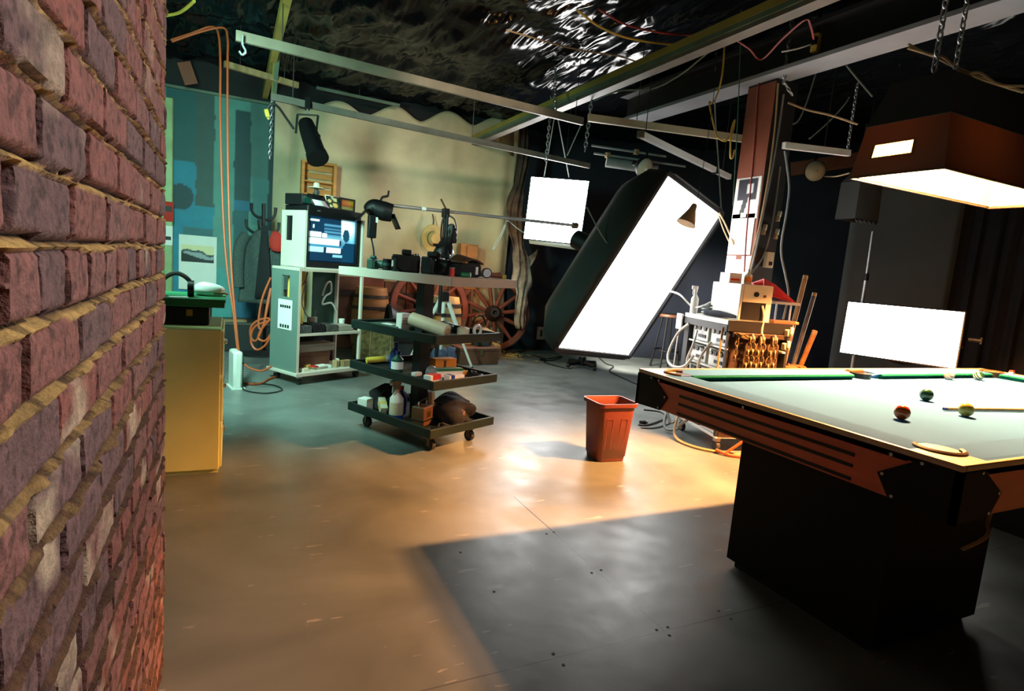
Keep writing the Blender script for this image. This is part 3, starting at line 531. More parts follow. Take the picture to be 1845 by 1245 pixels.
# ================================================================= television cart
def cart():
    rz = .517; t = T('equipment_cart','tall grey green rolling cart with open shelves carrying the television','cart',(.55,5.60,0),rz); w,l = .74,.42
    p = lambda n,mb,m,**k: part(n,mb,m,t,**k)
    p('base_board',MB().box(-.02,w+.06,-.03,l+.02,.085,.115),'pale_laminate',bev=.004)
    # left panel with hand slot
    s = MB(); y_ = [0,.14,.26,l]; z_ = [.115,.80,1.00,1.05]; 
    for i in range(3):
        for j in range(3):
            if i == 1 and j == 1: continue
            s.box(0,.022,y_[i],y_[i+1],z_[j],z_[j+1])
    p('side_panel',s,'teal_grey',smooth=0); p('edge_strip',MB().box(-.001,.024,-.004,.0,.115,1.05),'board_edge',smooth=0)
    r = MB().box(w-.02,w,0,.03,.115,1.05); r.box(w-.02,w,l-.05,l,.115,1.05); p('upright',r,'pale_laminate',smooth=0)
    p('top_board',MB().box(0,w,0,l,1.05,1.075),'pale_laminate',bev=.003); p('shelf',MB().box(.022,w-.02,.0,l,.455,.478),'pale_laminate',bev=.003)
    p('edge_strip',MB().box(.022,w-.02,-.003,.0,.455,.478),'board_edge'); p('edge_strip',MB().box(-.02,w+.06,-.033,-.03,.085,.115),'board_edge'); p('edge_strip',MB().box(w-.02,w,-.003,.0,.115,1.05),'board_edge'); p('edge_strip',MB().box(0,w,-.003,.0,1.05,1.075),'board_edge'); p('back_panel',MB().box(.022,w-.02,l-.012,l,.115,.455),'black_paint',smooth=0); p('back_post',MB().box(.30,.34,l-.03,l,.478,1.05),'yellow_card',smooth=0); p('back_panel',MB().box(.45,w-.02,l-.01,l,.478,1.05),'dark_green',smooth=0)
    for x_ in (.05,w-.02):
        for yy in (.03,l-.05):
            c = p('caster',MB().box(x_-.02,x_+.02,yy-.02,yy+.02,.055,.085),'steel'); part('wheel',MB().cyl((x_-.015,yy,.035),(x_+.015,yy,.035),.035),'dark_rubber',c)
    sg = p('notice',MB().box(-.004,0,.09,.30,.50,.775),'white_paper',smooth=0,label='white paper notice taped to the side')
    b = MB()
    for i in range(5): b.box(-.006,-.004,.11+.033*i,.135+.033*i,.70,.725)
    b2 = MB()
    for i in range(4): b2.box(-.006,-.004,.125+.038*i,.15+.038*i,.515,.545)
    part('print',b2,'black_paint',sg,smooth=0); part('print',b,'black_paint',sg,smooth=0)
    # upper housing
    h = T('television_stand','white open television housing with a dark hand slot standing on the cart','stand',t.location+Vector((0,0,1.075)),rz)
    s = MB(); y_ = [.04,.235,.345,.40]; z_ = [0,.245,.47,.52]
    for i in range(3):
        for j in range(3):
            if i == 1 and j == 1: continue
            s.box(.075,.095,y_[i]+.0,y_[i+1],z_[j],z_[j+1])
    part('side_panel',s,'pale_laminate',h,smooth=0); part('slot_back',MB().box(.093,.0955,.225,.355,.23,.48),'black_plastic',h,smooth=0)
    part('upright',MB().box(w-.02,w-.002,.02,.40,0,.50),'pale_laminate',h,smooth=0); part('base_board',MB().box(.075,w,.04,.40,0,.012),'pale_laminate',h)
    v = T('television','black tube television showing a bluish picture in the white housing','television',h.location+Vector((0,0,.012)),rz)
    x0,x1 = .105,w-.025; part('cabinet',MB().box(x0,x1,.06,.40,0,.56).add([(x0+.05,.40,.05),(x1-.05,.40,.05),(x1-.05,.40,.5),(x0+.05,.40,.5),(x0+.15,.62,.12),(x1-.15,.62,.12),(x1-.15,.62,.42),(x0+.15,.62,.42)],[(0,1,5,4),(1,2,6,5),(2,3,7,6),(3,0,4,7),(4,5,6,7)]),'black_plastic',v,bev=.008)
    bz = MB(); bz.box(x0,x1,.045,.06,.0,.055); bz.box(x0,x1,.045,.06,.47,.56); bz.box(x0,x0+.015,.045,.06,.055,.47); bz.box(x1-.05,x1,.045,.06,.055,.47); part('bezel',bz,'black_plastic',v,bev=.004)
    def scr(u,vv):
        c = np.array(S(14,40,62)); y = 1-vv
        def R_(a,b_,cc,d_,col,k=1.0):
            nonlocal c
            if a<=u<b_ and cc<=y<d_: c = np.array(S(*col))*k
        R_(0,.25,0,.03,(20,70,100)); R_(.02,.20,.06,.10,(225,240,245)); R_(.30,.68,.12,.42,(70,120,150))
        if .30<u<.66 and .12<y<.42 and int(y*26)%2: c = np.array(S(25,60,85))
        R_(0,.24,.34,.46,(200,205,210)); R_(.26,.36,.36,.46,(205,205,205)); R_(.36,.66,.42,.50,(90,140,160)); R_(0,.62,.47,.60,(220,240,240)); R_(0,.7,.60,.66,(50,110,140)); R_(0,.3,.67,.78,(150,180,195)); R_(.35,.66,.67,.77,(225,225,225)); R_(.5,.7,.82,.88,(110,170,190)); R_(.08,.11,.18,.26,(190,210,220))
        if u>.66 and y<.62: 
            k = math.exp(-((u-.74)**2+(y-.2)**2)*30); c = np.array(S(60,130,160))*(.6+1.2*math.exp(-abs(u-.9)*9))+np.array([1.2,1.2,1.1])*k
        if (u-.77)**2/.006+(y-.36)**2/.022<1: c = np.array(S(20,60,80))
        if u>.70 and y>.52 and u-.70>(.62-y)*.6: c = np.array(S(12,50,75))
        e = max(abs(u-.5)*2,abs(vv-.5)*2)
        return c*(1 if e<.93 else .25)
    picture('screen',(x0+.015,.052,.055),(x1-x0-.065,0,0),(0,0,.415),72,52,scr,'screen',v,False,lambda a,b: .012*(1-(2*a-1)**2)*(1-(2*b-1)**2))
    part('badge',MB().box(.20,.235,.0435,.045,.515,.525),'steel',v)
    tl = t.matrix_basis if False else Matrix.Translation(t.location) @ Matrix.Rotation(rz,4,'Z')
    G = lambda x,y,z: tuple(tl @ Vector((x,y,z)))
    zt = 1.075+.012+.56
    q = T('video_deck','flat black box lying on the left of the television','box',G(.23,.25,zt),rz+.15); part('body',MB().box(-.15,.12,-.10,.12,0,.10),'black_plastic',q,bev=.006); part('front_plate',MB().box(-.14,.11,-.104,-.10,.02,.08),'dark_green',q)
    q = T('magazine','open magazine with a grey white page leaning on the television top','magazine',G(.27,.10,zt),rz); part('cover',MB().add([(-.09,-.02,0),(.09,-.02,0),(.07,.05,.11),(-.11,.05,.11)],[(0,1,2,3)]),'black_plastic',q,sol=.006); part('page',MB().add([(-.07,-.021,.01),(.07,-.021,.01),(.055,.036,.085),(-.085,.036,.085)],[(0,1,2,3)]),'white_paper',q,sol=.004)
    q = T('flower_card','card printed with pale flowers leaning beside the magazine','card',G(.42,.10,zt),rz)
    def flo(u,vv):
        c = np.array(S(30,40,25))
        for fx,fy,r,col in ((.25,.6,.16,(235,190,130)),(.7,.75,.17,(230,200,150)),(.65,.3,.2,(240,180,100)),(.3,.2,.1,(220,210,160)),(.5,.9,.12,(200,190,160))):
            if (u-fx)**2+(vv-fy)**2<r*r: c = np.array(S(*col))
        return c
    wq = Matrix.Translation(q.location) @ Matrix.Rotation(rz,4,'Z')
    part('backing',MB().add([(-.075,0,0),(.075,0,0),(.085,.05,.125),(-.065,.05,.125)],[(0,1,2,3)]),'white_paper',q,sol=.005)
    picture('print',(-.072,-.005,.004),(.148,0,0),(.008,.047,.115),16,14,flo,'picture',q,False)
    q = T('framed_photo','small framed sunset photograph on the right of the television top','picture frame',G(.60,.12,zt),rz); f = MB()
    f.box(-.095,.095,0,.018,0,.015); f.box(-.095,.095,0,.018,.11,.125); f.box(-.095,-.075,0,.018,.015,.11); f.box(.075,.095,0,.018,.015,.11); part('frame',f,'black_plastic',q)
    picture('print',(-.075,.006,.015),(.15,0,0),(0,0,.095),16,12,lambda u,vv: np.array(S(190,70+int(90*u*vv),20))*(.45+.8*math.exp(-((vv-.65)*4)**2)) if vv>.25 else np.array(S(150,130,60)),'picture',q,False); part('easel_back',MB().bar((0,.06,.0),(0,.02,.09),.05,.006),'black_plastic',q)
    q = T('figurine','small dark figurine in a wide pale hat on the television top','figurine',G(.31,.22,zt+.10),rz); part('body',MB().blob((0,0,0),.03,.025,.045,9,.3),'mottled_dark',q); part('hat',MB().lathe([(.075,.078),(.073,.084),(.03,.09),(.026,.125),(.005,.135)]),'ivory',q)
    # contents of the shelves
    zs = .478
    for i,(x_,y_,a,b,h_,m,lab,nm,ct) in enumerate((( .10,.10,.13,.18,.075,'mottled_dark','dark grey block at the left end of the middle cart shelf','cassette_stack','stack'),(.25,.10,.14,.16,.085,'black_plastic','black block of tapes at the middle of the cart shelf','cassette_stack','stack'),(.30,.20,.10,.03,.13,'greybrown','small beige card standing behind the tapes','card','card'),(.41,.12,.14,.18,.07,'mottled_dark','dim slab of tapes right of the black block on the shelf','cassette_stack','stack'),(.58,.14,.19,.2,.055,'greybrown','flat grey deck at the right of the cart shelf','deck','deck'),(.67,.22,.06,.06,.10,'white_plastic','pale cup at the right end of the cart shelf','cup','cup'))):
        q = T(nm,lab,ct,G(x_,y_,zs),rz)
        if nm == 'cassette_stack':
            n = 4
            for k in range(n): part('cassette',MB().box(-a/2+a*k/n+.002,-a/2+a*(k+1)/n-.002,-b/2,b/2,0,h_*(1-.06*(k%2))),m,q,bev=.003)
        elif nm == 'cup': part('wall',MB().lathe([(.022,0),(.03,h_),(.027,h_),(.02,.005)]),m,q)
        else: part('body',MB().box(-a/2,a/2,-b/2,b/2,0,h_),m,q,bev=.004); part('face',MB().box(-a/2+.01,a/2-.01,-b/2-.003,-b/2,.01,h_-.01),m,q)
    zb_ = .115
    for x_,y_,a,b,h_,m,lab in ((.33,.26,.36,.16,.16,'brown_wood','long brown box at the back of the bottom cart shelf'),(.34,.24,.40,.18,.075,'greybrown','beige brown case lying on the long brown box')):
        q = T('storage_case',lab,'case',G(x_,y_,zb_ if 'back' in lab else zb_+.16),rz); part('body',MB().box(-a/2,a/2,-b/2,b/2,0,h_*.7),m,q,bev=.006); part('lid',MB().box(-a/2-.004,a/2+.004,-b/2-.004,b/2+.004,h_*.7,h_),m,q,bev=.004)
    sp = ((.12,.05,.07,.05,.03,.2,'ivory','small cream packet at the left front of the bottom cart shelf','packet'),(.20,.11,.08,.035,.045,.5,'yellow_card','yellowish tape box near the left of the bottom cart shelf','tape_box'),(.31,.08,.16,.06,.018,.15,'white_paper','flat white tape box with a red stripe on the bottom cart shelf','tape_box'),(.33,.09,.14,.05,.02,.3,'ivory','cream tape box lying under the striped one on the bottom cart shelf','tape_box'),(.40,.10,.10,.05,.03,-.2,'white_plastic','pale packet right of the striped tape box','packet'),(.50,.08,.03,.05,.07,.4,'tan_rope','tan upright packet leaning on the bottom cart shelf','packet'),(.54,.10,.03,.05,.08,-.4,'ivory','cream upright packet leaning against the tan one','packet'),(.63,.08,.12,.07,.06,.1,'light_wood','pale wooden block at the right of the bottom cart shelf','block'),(.70,.03,.03,.03,.05,.1,'ivory','tiny cream bottle at the right edge of the bottom cart shelf','bottle'))
    for x_,y_,a,b,h_,r_,m,lab,nm in sp:
        q = T(nm,lab,'box' if 'box' in nm else nm,G(x_,y_,zb_+(.02 if 'flat white' in lab else 0)),rz+r_); part('body',MB().box(-a/2,a/2,-b/2,b/2,0,h_),m,q,bev=.003)
        if 'stripe' in lab and 'flat' in lab: part('stripe',MB().box(-a/2-.001,-a/4,-b/2-.001,b/2+.001,.003,h_+.001),'red_plastic',q)
    # cables hanging in the upper bay
    one('cable','thin pale cable looping inside the upper bay of the cart','cable',MB().tube([G(.26,.25,1.03),G(.22,.22,.90),G(.18,.20,.75),G(.24,.2,.62),G(.33,.22,.60),G(.37,.25,.66)],.005,6),'cord_grey')
    one('cable','white connector cable curling in front of the dark panel of the cart','cable',MB().tube([G(.53,.36,.80),G(.55,.33,.92),G(.60,.33,.94),G(.60,.32,.84),G(.52,.3,.80),G(.49,.3,.72),G(.60,.3,.73),G(.68,.31,.63)],.010,6),'white_cable')
    one('cable','orange thin cable crossing the upper bay of the cart','cable',MB().tube([G(.10,.30,.72),G(.16,.28,.84),G(.24,.26,.93),G(.29,.28,1.03)],.006,6),'orange_cable')
    q = T('yellow_tube','yellow cardboard tube standing in the upper bay of the cart','tube',G(.085,.26,.478),rz); part('tube',MB().cyl((0,0,0),(.01,0,.54),.025),'yellow_card',q); 
    q = T('glove','tan work glove hanging in the left of the cart bay','glove',G(.07,.16,.63),rz); part('palm',MB().blob((0,0,0),.025,.05,.08,4,.25),'yellow_card',q); part('cuff',MB().blob((0,0,.11),.02,.04,.06,6,.2),'ivory',q)
cart()

# ================================================================= rolling shelf trolley
RZ = .434; TF = Matrix.Translation((1.143,3.417,0)) @ Matrix.Rotation(RZ,4,'Z')
def trolley():
    w,l = .605,.88; t = T('rolling_trolley','tiered black trolley of shallow trays on casters with a pale top board','trolley',(1.143,3.417,0),RZ); p = lambda n,mb,m,par=t,**k: part(n,mb,m,par,**k)
    for i,z in enumerate((.182,.49,.780)):
        tr = MB(); h = .058; e = .022; tr.box(e,w-e,e,l-e,z-h,z-h+.012)
        tr.box(0,w,0,e,z-h,z); tr.box(0,w,l-e,l,z-h,z); tr.box(0,e,e,l-e,z-h,z); tr.box(w-e,w,e,l-e,z-h,z)
        p('tray',tr,'tray_paint',bev=.004,smooth=30)
    p('column',MB().box(.255,.345,.42,.50,.136,1.092),'black_paint',smooth=0)
    top = Matrix.Rotation(.543-RZ,4,'Z'); m = MB(); m.M = (TF.inverted() @ Matrix.Translation((1.189,3.338,0)) @ Matrix.Rotation(.543,4,'Z')); m.box(0,.705,0,1.01,1.092,1.149); p('top_board',m,'pale_laminate',bev=.003,label='pale laminate top board with a beige front edge')
    m2 = MB(); m2.M = m.M; m2.box(-.001,.706,-.004,0,1.092,1.149); p('front_edge',m2,'greybrown')
    for x_ in (.12,.49):
        for y_ in (.12,.80):
            c = p('caster',MB().box(x_-.022,x_+.022,y_-.022,y_+.022,.08,.124),'brass_dull'); part('wheel',MB().cyl((x_-.014,y_,.038),(x_+.014,y_,.038),.038),'dark_rubber',c); part('fork',MB().box(x_-.022,x_-.016,y_-.012,y_+.012,.03,.09).box(x_+.016,x_+.022,y_-.012,y_+.012,.03,.09),'brass_dull',c)
trolley()
tray = lambda x,y,z: tuple(TF @ Vector((x,y,z)))
Z1,Z2,Z3 = .136,.444,.734
def item(nm,lab,ct,x,y,z,r=0): return T(nm,lab,ct,tray(x,y,z),RZ+r)
# upper tray
q = item('folder','dark green flat folder with white cards at the back left of the upper tray','folder',0.22,0.7,Z3,.1); part('cover',MB().box(-.10,.10,-.14,.14,0,.03),'dark_green',q,bev=.004); part('card',MB().box(-.06,.0,-.05,.05,.03,.033),'white_paper',q); part('card',MB().box(.02,.07,-.12,-.03,.03,.033),'white_paper',q)
q = item('carton','upright white carton with faint print in the upper tray','carton',0.2,0.56,Z3,.2); part('body',MB().box(-.045,.045,-.025,.025,0,.125),'white_paper',q,bev=.003); part('print',MB().box(-.04,.03,-.027,-.025,.05,.055).box(-.04,.03,-.027,-.025,.07,.074).box(-.04,.03,-.027,-.025,.09,.094),'grey_plastic',q)
q = item('paper_roll','thick cream paper roll slanting across the upper tray','paper roll',0.14,0.26,Z3); a_ = Vector((-.01,.13,.105)); b_ = Vector((.075,-.13,.05)); part('roll',MB().cyl(a_,b_,.047,n=24),'ivory',q); d_=(b_-a_).normalized(); part('core',MB().cyl(b_,b_+d_*.012,.025,n=18),'tan_rope',q)
def bottle(q,h,r,m,cap='white_plastic',trigger=False,label=None):
    part('body',MB().lathe([(r*.9,0),(r,.01),(r,h*.6),(r*.35,h*.78),(r*.3,h*.88)]),m,q); c = part('cap',MB().lathe([(r*.42,h*.86),(r*.42,h),(r*.2,h)]),cap,q)
    if trigger: part('trigger',MB().box(-r*1.2,r*.5,-r*.3,r*.3,h*.98,h*1.12).box(-r*.9,-r*.6,-r*.15,r*.15,h*.75,h*.98),cap,c,bev=.004)
    if label: part('sticker',MB().lathe([(r*1.015,h*.15),(r*1.015,h*.5)],n=24,cap=False),label,q)
q = item('bottle','clear bottle with pale liquid beside the white tripod leg in the upper tray','bottle',0.5,0.62,Z3); bottle(q,.17,.035,'clear_plastic')
q = item('jar','amber jar beside the clear bottle in the upper tray','jar',0.545,0.58,Z3); part('glass',MB().lathe([(.026,0),(.028,.09),(.022,.10)]),'yellow_card',q); part('lid',MB().lathe([(.025,.10),(.025,.118)]),'brown_leather',q)
q = item('tissue','crumpled grey tissue in the upper tray by the jars','tissue',0.5,0.48,Z3); part('crumple',MB().blob((0,0,0),.055,.04,.035,8,.5),'steel',q)
q = item('pouch','dark green pouch at the middle of the upper tray','pouch',0.42,0.38,Z3); part('body',MB().blob((0,0,0),.09,.05,.045,11,.2),'dark_green',q); part('zip',MB().tube([(-.07,-.03,.05),(0,-.035,.058),(.07,-.03,.05)],.003,5),'steel',q)
q = item('glue_pot','tan glue pot with an upright brush handle in the upper tray','pot',0.52,0.28,Z3); part('pot',MB().lathe([(.045,0),(.045,.045),(.02,.055)]),'ivory',q); part('brush',MB().cyl((0,0,.05),(.002,0,.11),.007),'light_wood',q)
q = item('tape_roll','cream tape roll standing right of the glue pot','tape',0.55,0.17,Z3); part('ring',MB().tube([(.035*math.cos(g),0,.042+.035*math.sin(g)) for g in np.linspace(0,2*math.pi,20,False)],.012,8,False,True),'white_plastic',q)
# middle tray
q = item('flashlight','yellow flashlight with a white head in the back left of the middle tray','flashlight',0.2,0.78,Z2,-.3); part('barrel',MB().cyl((-.11,0,.045),(.03,0,.055),.022),'yellow_plastic',q); part('head',MB().cyl((.03,0,.055),(.09,0,.06),.024,.034),'white_plastic',q)
q = item('bottle','dark bottle with a white label and blue cap in the middle tray','bottle',0.17,0.56,Z2); bottle(q,.15,.042,'dark_green','blue_plastic',False,'white_paper')
q = item('bottle','blue capped jug standing behind the dark labelled bottle','bottle',0.25,0.68,Z2); bottle(q,.19,.04,'blue_plastic','blue_plastic')
q = item('eraser','small white block at the front left of the middle tray','block',0.2,0.38,Z2); part('body',MB().box(-.04,.03,-.02,.02,0,.028),'white_plastic',q,bev=.006)
q = item('pouch','grey rounded pouch behind the white block in the middle tray','pouch',0.29,0.33,Z2); part('body',MB().blob((0,0,0),.05,.045,.04,14,.1),'grey_plastic',q); part('flap',MB().blob((0,-.01,.03),.035,.03,.02,15,.1),'grey_plastic',q)
q = item('film_box','small white and red film box at the front of the middle tray','box',0.18,0.2,Z2,.2); part('body',MB().box(-.065,.065,-.03,.03,0,.045),'white_paper',q,bev=.002); part('band',MB().box(-.04,.05,-.031,.031,.012,.046),'red_plastic',q)
q = item('film_box','white and blue film box right of the red and white one','box',0.31,0.13,Z2,-.1); part('body',MB().box(-.065,.065,-.03,.03,0,.045),'white_paper',q,bev=.002); part('band',MB().box(-.05,-.02,-.031,.031,0,.046),'blue_plastic',q)
q = item('film_box','long white and green film box behind the two film boxes','box',0.38,0.26,Z2,-.3); part('body',MB().box(-.10,.10,-.03,.03,0,.06),'white_paper',q,bev=.002); part('band',MB().box(-.10,.10,-.0315,.0315,.045,.061),'green_plastic',q)
q = item('carton','orange carton standing at the back of the middle tray','carton',0.48,0.42,Z2,-.2); part('body',MB().box(-.09,.09,-.04,.04,0,.10),'orange_card',q,bev=.003); part('mark',MB().box(-.02,.0,-.042,-.04,.03,.09),'brown_leather',q)
q = item('carton','smaller orange carton in front of the tall orange one','carton',0.51,0.27,Z2,.3); part('body',MB().box(-.05,.05,-.03,.03,0,.03),'orange_card',q,bev=.003); part('flap',MB().box(-.05,.05,-.035,-.03,.02,.032),'yellow_card',q)
one('cable','black cable heap in the right of the middle tray','cable',MB().tube([tray(.52+.03*math.cos(g*1.3),.13+.06*math.sin(g),Z2+.01+.002*g) for g in np.linspace(0,16,40)],.007,6,False),'black_cable')
q = item('glass','clear water glass at the left of the orange carton','glass',0.42,0.64,Z2); part('wall',MB().lathe([(.028,0),(.036,.11),(.034,.11),(.026,.006)]),'clear_plastic',q)
# bottom tray
q = item('bag','black slumped bag at the back left of the bottom tray','bag',0.24,0.72,Z1); part('body',MB().blob((0,0,0),.12,.10,.09,23,.45),'black_cloth',q); part('strap',MB().tube([(-.08,0,.10),(-.03,-.05,.19),(.05,-.03,.17),(.09,.03,.1)],.008,6),'black_cloth',q)
q = item('carton','small white carton at the left corner of the bottom tray','carton',0.08,0.78,Z1,.3); part('body',MB().box(-.04,.04,-.04,.04,0,.085),'white_paper',q,bev=.003); part('flap',MB().box(-.04,.04,-.041,-.04,.06,.085),'ivory',q)
q = item('carton','cream carton tilted beside the spray bottle in the bottom tray','carton',0.11,0.62,Z1,-.5); part('body',MB().cbox((0,0,.055),.05,.14,.06,0,('X',.35)),'ivory',q,bev=.003); part('band',MB().cbox((0,0,.055),.052,.03,.062,0,('X',.35)),'yellow_card',q)
q = item('spray_bottle','white spray bottle with blue liquid in the bottom tray','spray bottle',0.1,0.46,Z1); bottle(q,.245,.048,'white_plastic','grey_plastic',True,'ivory'); part('liquid_band',MB().lathe([(.0485,.002),(.0492,.035)],n=24,cap=False),'blue_plastic',q)
q = item('bottle','deep blue bottle behind the spray bottle in the bottom tray','bottle',0.22,0.56,Z1); bottle(q,.20,.045,'blue_plastic','red_plastic')
q = item('lantern','brown and chrome lantern shaped tool at the front of the bottom tray','lantern',0.16,0.26,Z1,.3); part('case',MB().box(-.06,.06,-.05,.05,0,.13),'brown_leather',q,bev=.008); part('clasp',MB().box(-.02,.02,-.055,-.05,.06,.10),'brass',q); part('handle',MB().tube([(-.05,0,.13),(-.045,0,.165),(.045,0,.17),(.05,0,.13)],.007,6),'chrome',q); part('band',MB().box(-.063,.063,-.053,.053,.035,.045),'chrome',q)
q = item('brush','tan scrubbing brush on its end by the column in the bottom tray','brush',0.45,0.5,Z1,.2); part('back',MB().bar((0,0,0),(-.03,0,.15),.06,.03),'light_wood',q,bev=.008); part('bristles',MB().bar((.03,0,.02),(.005,0,.14),.05,.03),'ivory',q)
q = item('glove','yellow leather glove crumpled in the bottom tray','glove',0.45,0.4,Z1,.4); part('palm',MB().blob((0,0,0),.06,.04,.05,31,.35),'yellow_card',q)
for i in range(4): part('finger',MB().tube([(.03,-.02+i*.014,.05),(.07,-.03+i*.02,.06),(.09,-.03+i*.022,.035)],[.011,.011,.008],7),'yellow_card',q)
q = item('bag','large black open bag at the right of the bottom tray','bag',0.43,0.2,Z1,-.2); part('body',MB().blob((0,0,0),.13,.17,.085,27,.3),'black_cloth',q); part('flap',MB().grid(lambda a,b:(-.12+.24*a,.12-.1*b,.12+.06*math.sin(a*3)*(1-b)),8,4),'black_cloth',q,sol=.01); part('pocket',MB().blob((-.04,-.12,.06),.03,.03,.03,5,.2),'brown_leather',q)
q = item('cable_heap','tangled black cables along the front of the bottom tray','cable',.30,.08,Z1); part('cable',MB().tube([(-.16+.02*g+.03*math.sin(g*2.3),.035*math.sin(g*1.7),.012+.012*(1+math.sin(g*3))) for g in np.linspace(0,16,60)],.007,6,False),'black_cable',q); part('plug',MB().box(.10,.14,-.03,-.0,.0,.025),'ivory',q)
# cameras and lenses on the pale top board
ZT = 1.149; TT = Matrix.Translation((1.189,3.338,ZT)) @ Matrix.Rotation(.543,4,'Z')
def camera_body(lab,x,y,r,s=1.0,m='black_plastic'):
    q = T('camera',lab,'camera',tuple(TT @ Vector((x,y,0))),.543+r); part('body',MB().box(-.07*s,.07*s,-.03*s,.03*s,0,.085*s),m,q,bev=.008); part('viewfinder_hump',MB().box(-.025*s,.025*s,-.03*s,.025*s,.085*s,.112*s),m,q,bev=.008); part('lens',MB().cyl((0,-.03*s,.042*s),(0,-.095*s,.042*s),.033*s,.036*s),m,q); part('grip',MB().box(-.072*s,-.045*s,-.045*s,-.03*s,.005,.075*s),m,q,bev=.006); part('dial',MB().cyl((.05*s,0,.085*s),(.05*s,0,.095*s),.012*s),'steel',q)
    return q
camera_body('small greenish black camera at the left end of the pale top board',.10,.78,.4,.8,'dark_green')
camera_body('black camera with a white dot left of the middle of the top board',.13,.50,-.9,1.3)
camera_body('black camera between the dotted camera and the tripod head on the top board',.20,.33,.2,1.3)
q = T('lens','short black lens standing beside the left cameras on the top board','lens',tuple(TT @ Vector((.10,.64,0)))); part('barrel',MB().cyl((0,0,0),(0,0,.075),.035),'black_plastic',q); part('ring',MB().cyl((0,0,.03),(0,0,.05),.037),'dark_green',q)
q = T('lens','white tipped lens standing in front of the dotted camera','lens',tuple(TT @ Vector((.05,.50,0)))); part('barrel',MB().cyl((0,0,0),(0,0,.085),.032),'black_plastic',q); part('dot',MB().box(-.037,-.030,-.012,.012,.03,.07),'white_paper',q)
q = T('camera_bag','black camera bag with a dark red top at the front of the top board','bag',tuple(TT @ Vector((.33,.16,0))),.5); part('body',MB().box(-.10,.10,-.06,.06,0,.09),'black_cloth',q,bev=.02); part('lid',MB().grid(lambda a,b:(-.105+.21*a,-.065+.13*b,.09+.05*math.sin(a*math.pi)*(.5+.5*b)),10,5),'brown_leather',q,sol=.01); part('tag',MB().box(.03,.05,-.066,-.06,.02,.07),'white_paper',q)
q = T('film_can','small red canister at the front corner of the top board','canister',tuple(TT @ Vector((.12,.10,0)))); part('can',MB().cyl((0,0,0),(0,0,.05),.016),'red_plastic',q); part('lid',MB().cyl((0,0,.05),(0,0,.056),.017),'grey_plastic',q)
q = T('film_can','green lidded canister lying next to the red one','canister',tuple(TT @ Vector((.20,.06,0)))); part('can',MB().cyl((-.03,0,.016),(.03,0,.016),.016),'green_plastic',q); part('lid',MB().cyl((.03,0,.016),(.036,0,.016),.017),'white_plastic',q)
q = T('lens','lens with a blue white front element at the right of the top board','lens',tuple(TT @ Vector((.47,.10,0))),.3); part('barrel',MB().cyl((.03,.03,.035),(-.01,-.03,.035),.034),'black_plastic',q); part('front_element',MB().cyl((-.01,-.03,.035),(-.012,-.034,.035),.027),'chrome',q)
q = T('leather_strap','brown leather strap coiled at the right end of the top board','strap',tuple(TT @ Vector((.58,.13,0)))); part('strap',MB().grid(lambda a,b:(.08*math.cos(a*7),.05*math.sin(a*7)+.0,.004+.03*b+.01*a),40,1),'brown_wood',q,sol=.004); part('buckle',MB().box(.06,.09,-.06,-.05,0,.03),'brass',q)
q = T('pliers','brown handled pliers resting on the straps of the top board','pliers',tuple(TT @ Vector((.52,.28,0))),.2); part('handle',MB().tube([(-.08,.01,.03),(0,.005,.034),(.04,0,.036)],.006,6),'brown_leather',q); part('handle',MB().tube([(-.08,-.02,.028),(0,-.005,.03),(.04,0,.032)],.006,6),'brown_leather',q); part('jaw',MB().bar((.04,0,.034),(.09,0,.036),.014,.01),'steel',q)
camera_body('black camera behind the bag with a dark red top on the top board',.42,.42,.5,1.25)
camera_body('squat black camera at the far back of the top board behind the dotted camera',.38,.72,-.3,1.1)
q = T('camera_case','low black case between the camera and the red topped bag on the top board','case',tuple(TT @ Vector((.25,.24,0))),.3); part('body',MB().box(-.07,.07,-.04,.04,0,.06),'black_cloth',q,bev=.01); part('flap',MB().box(-.072,.072,-.043,.043,.045,.066),'black_plastic',q,bev=.006)

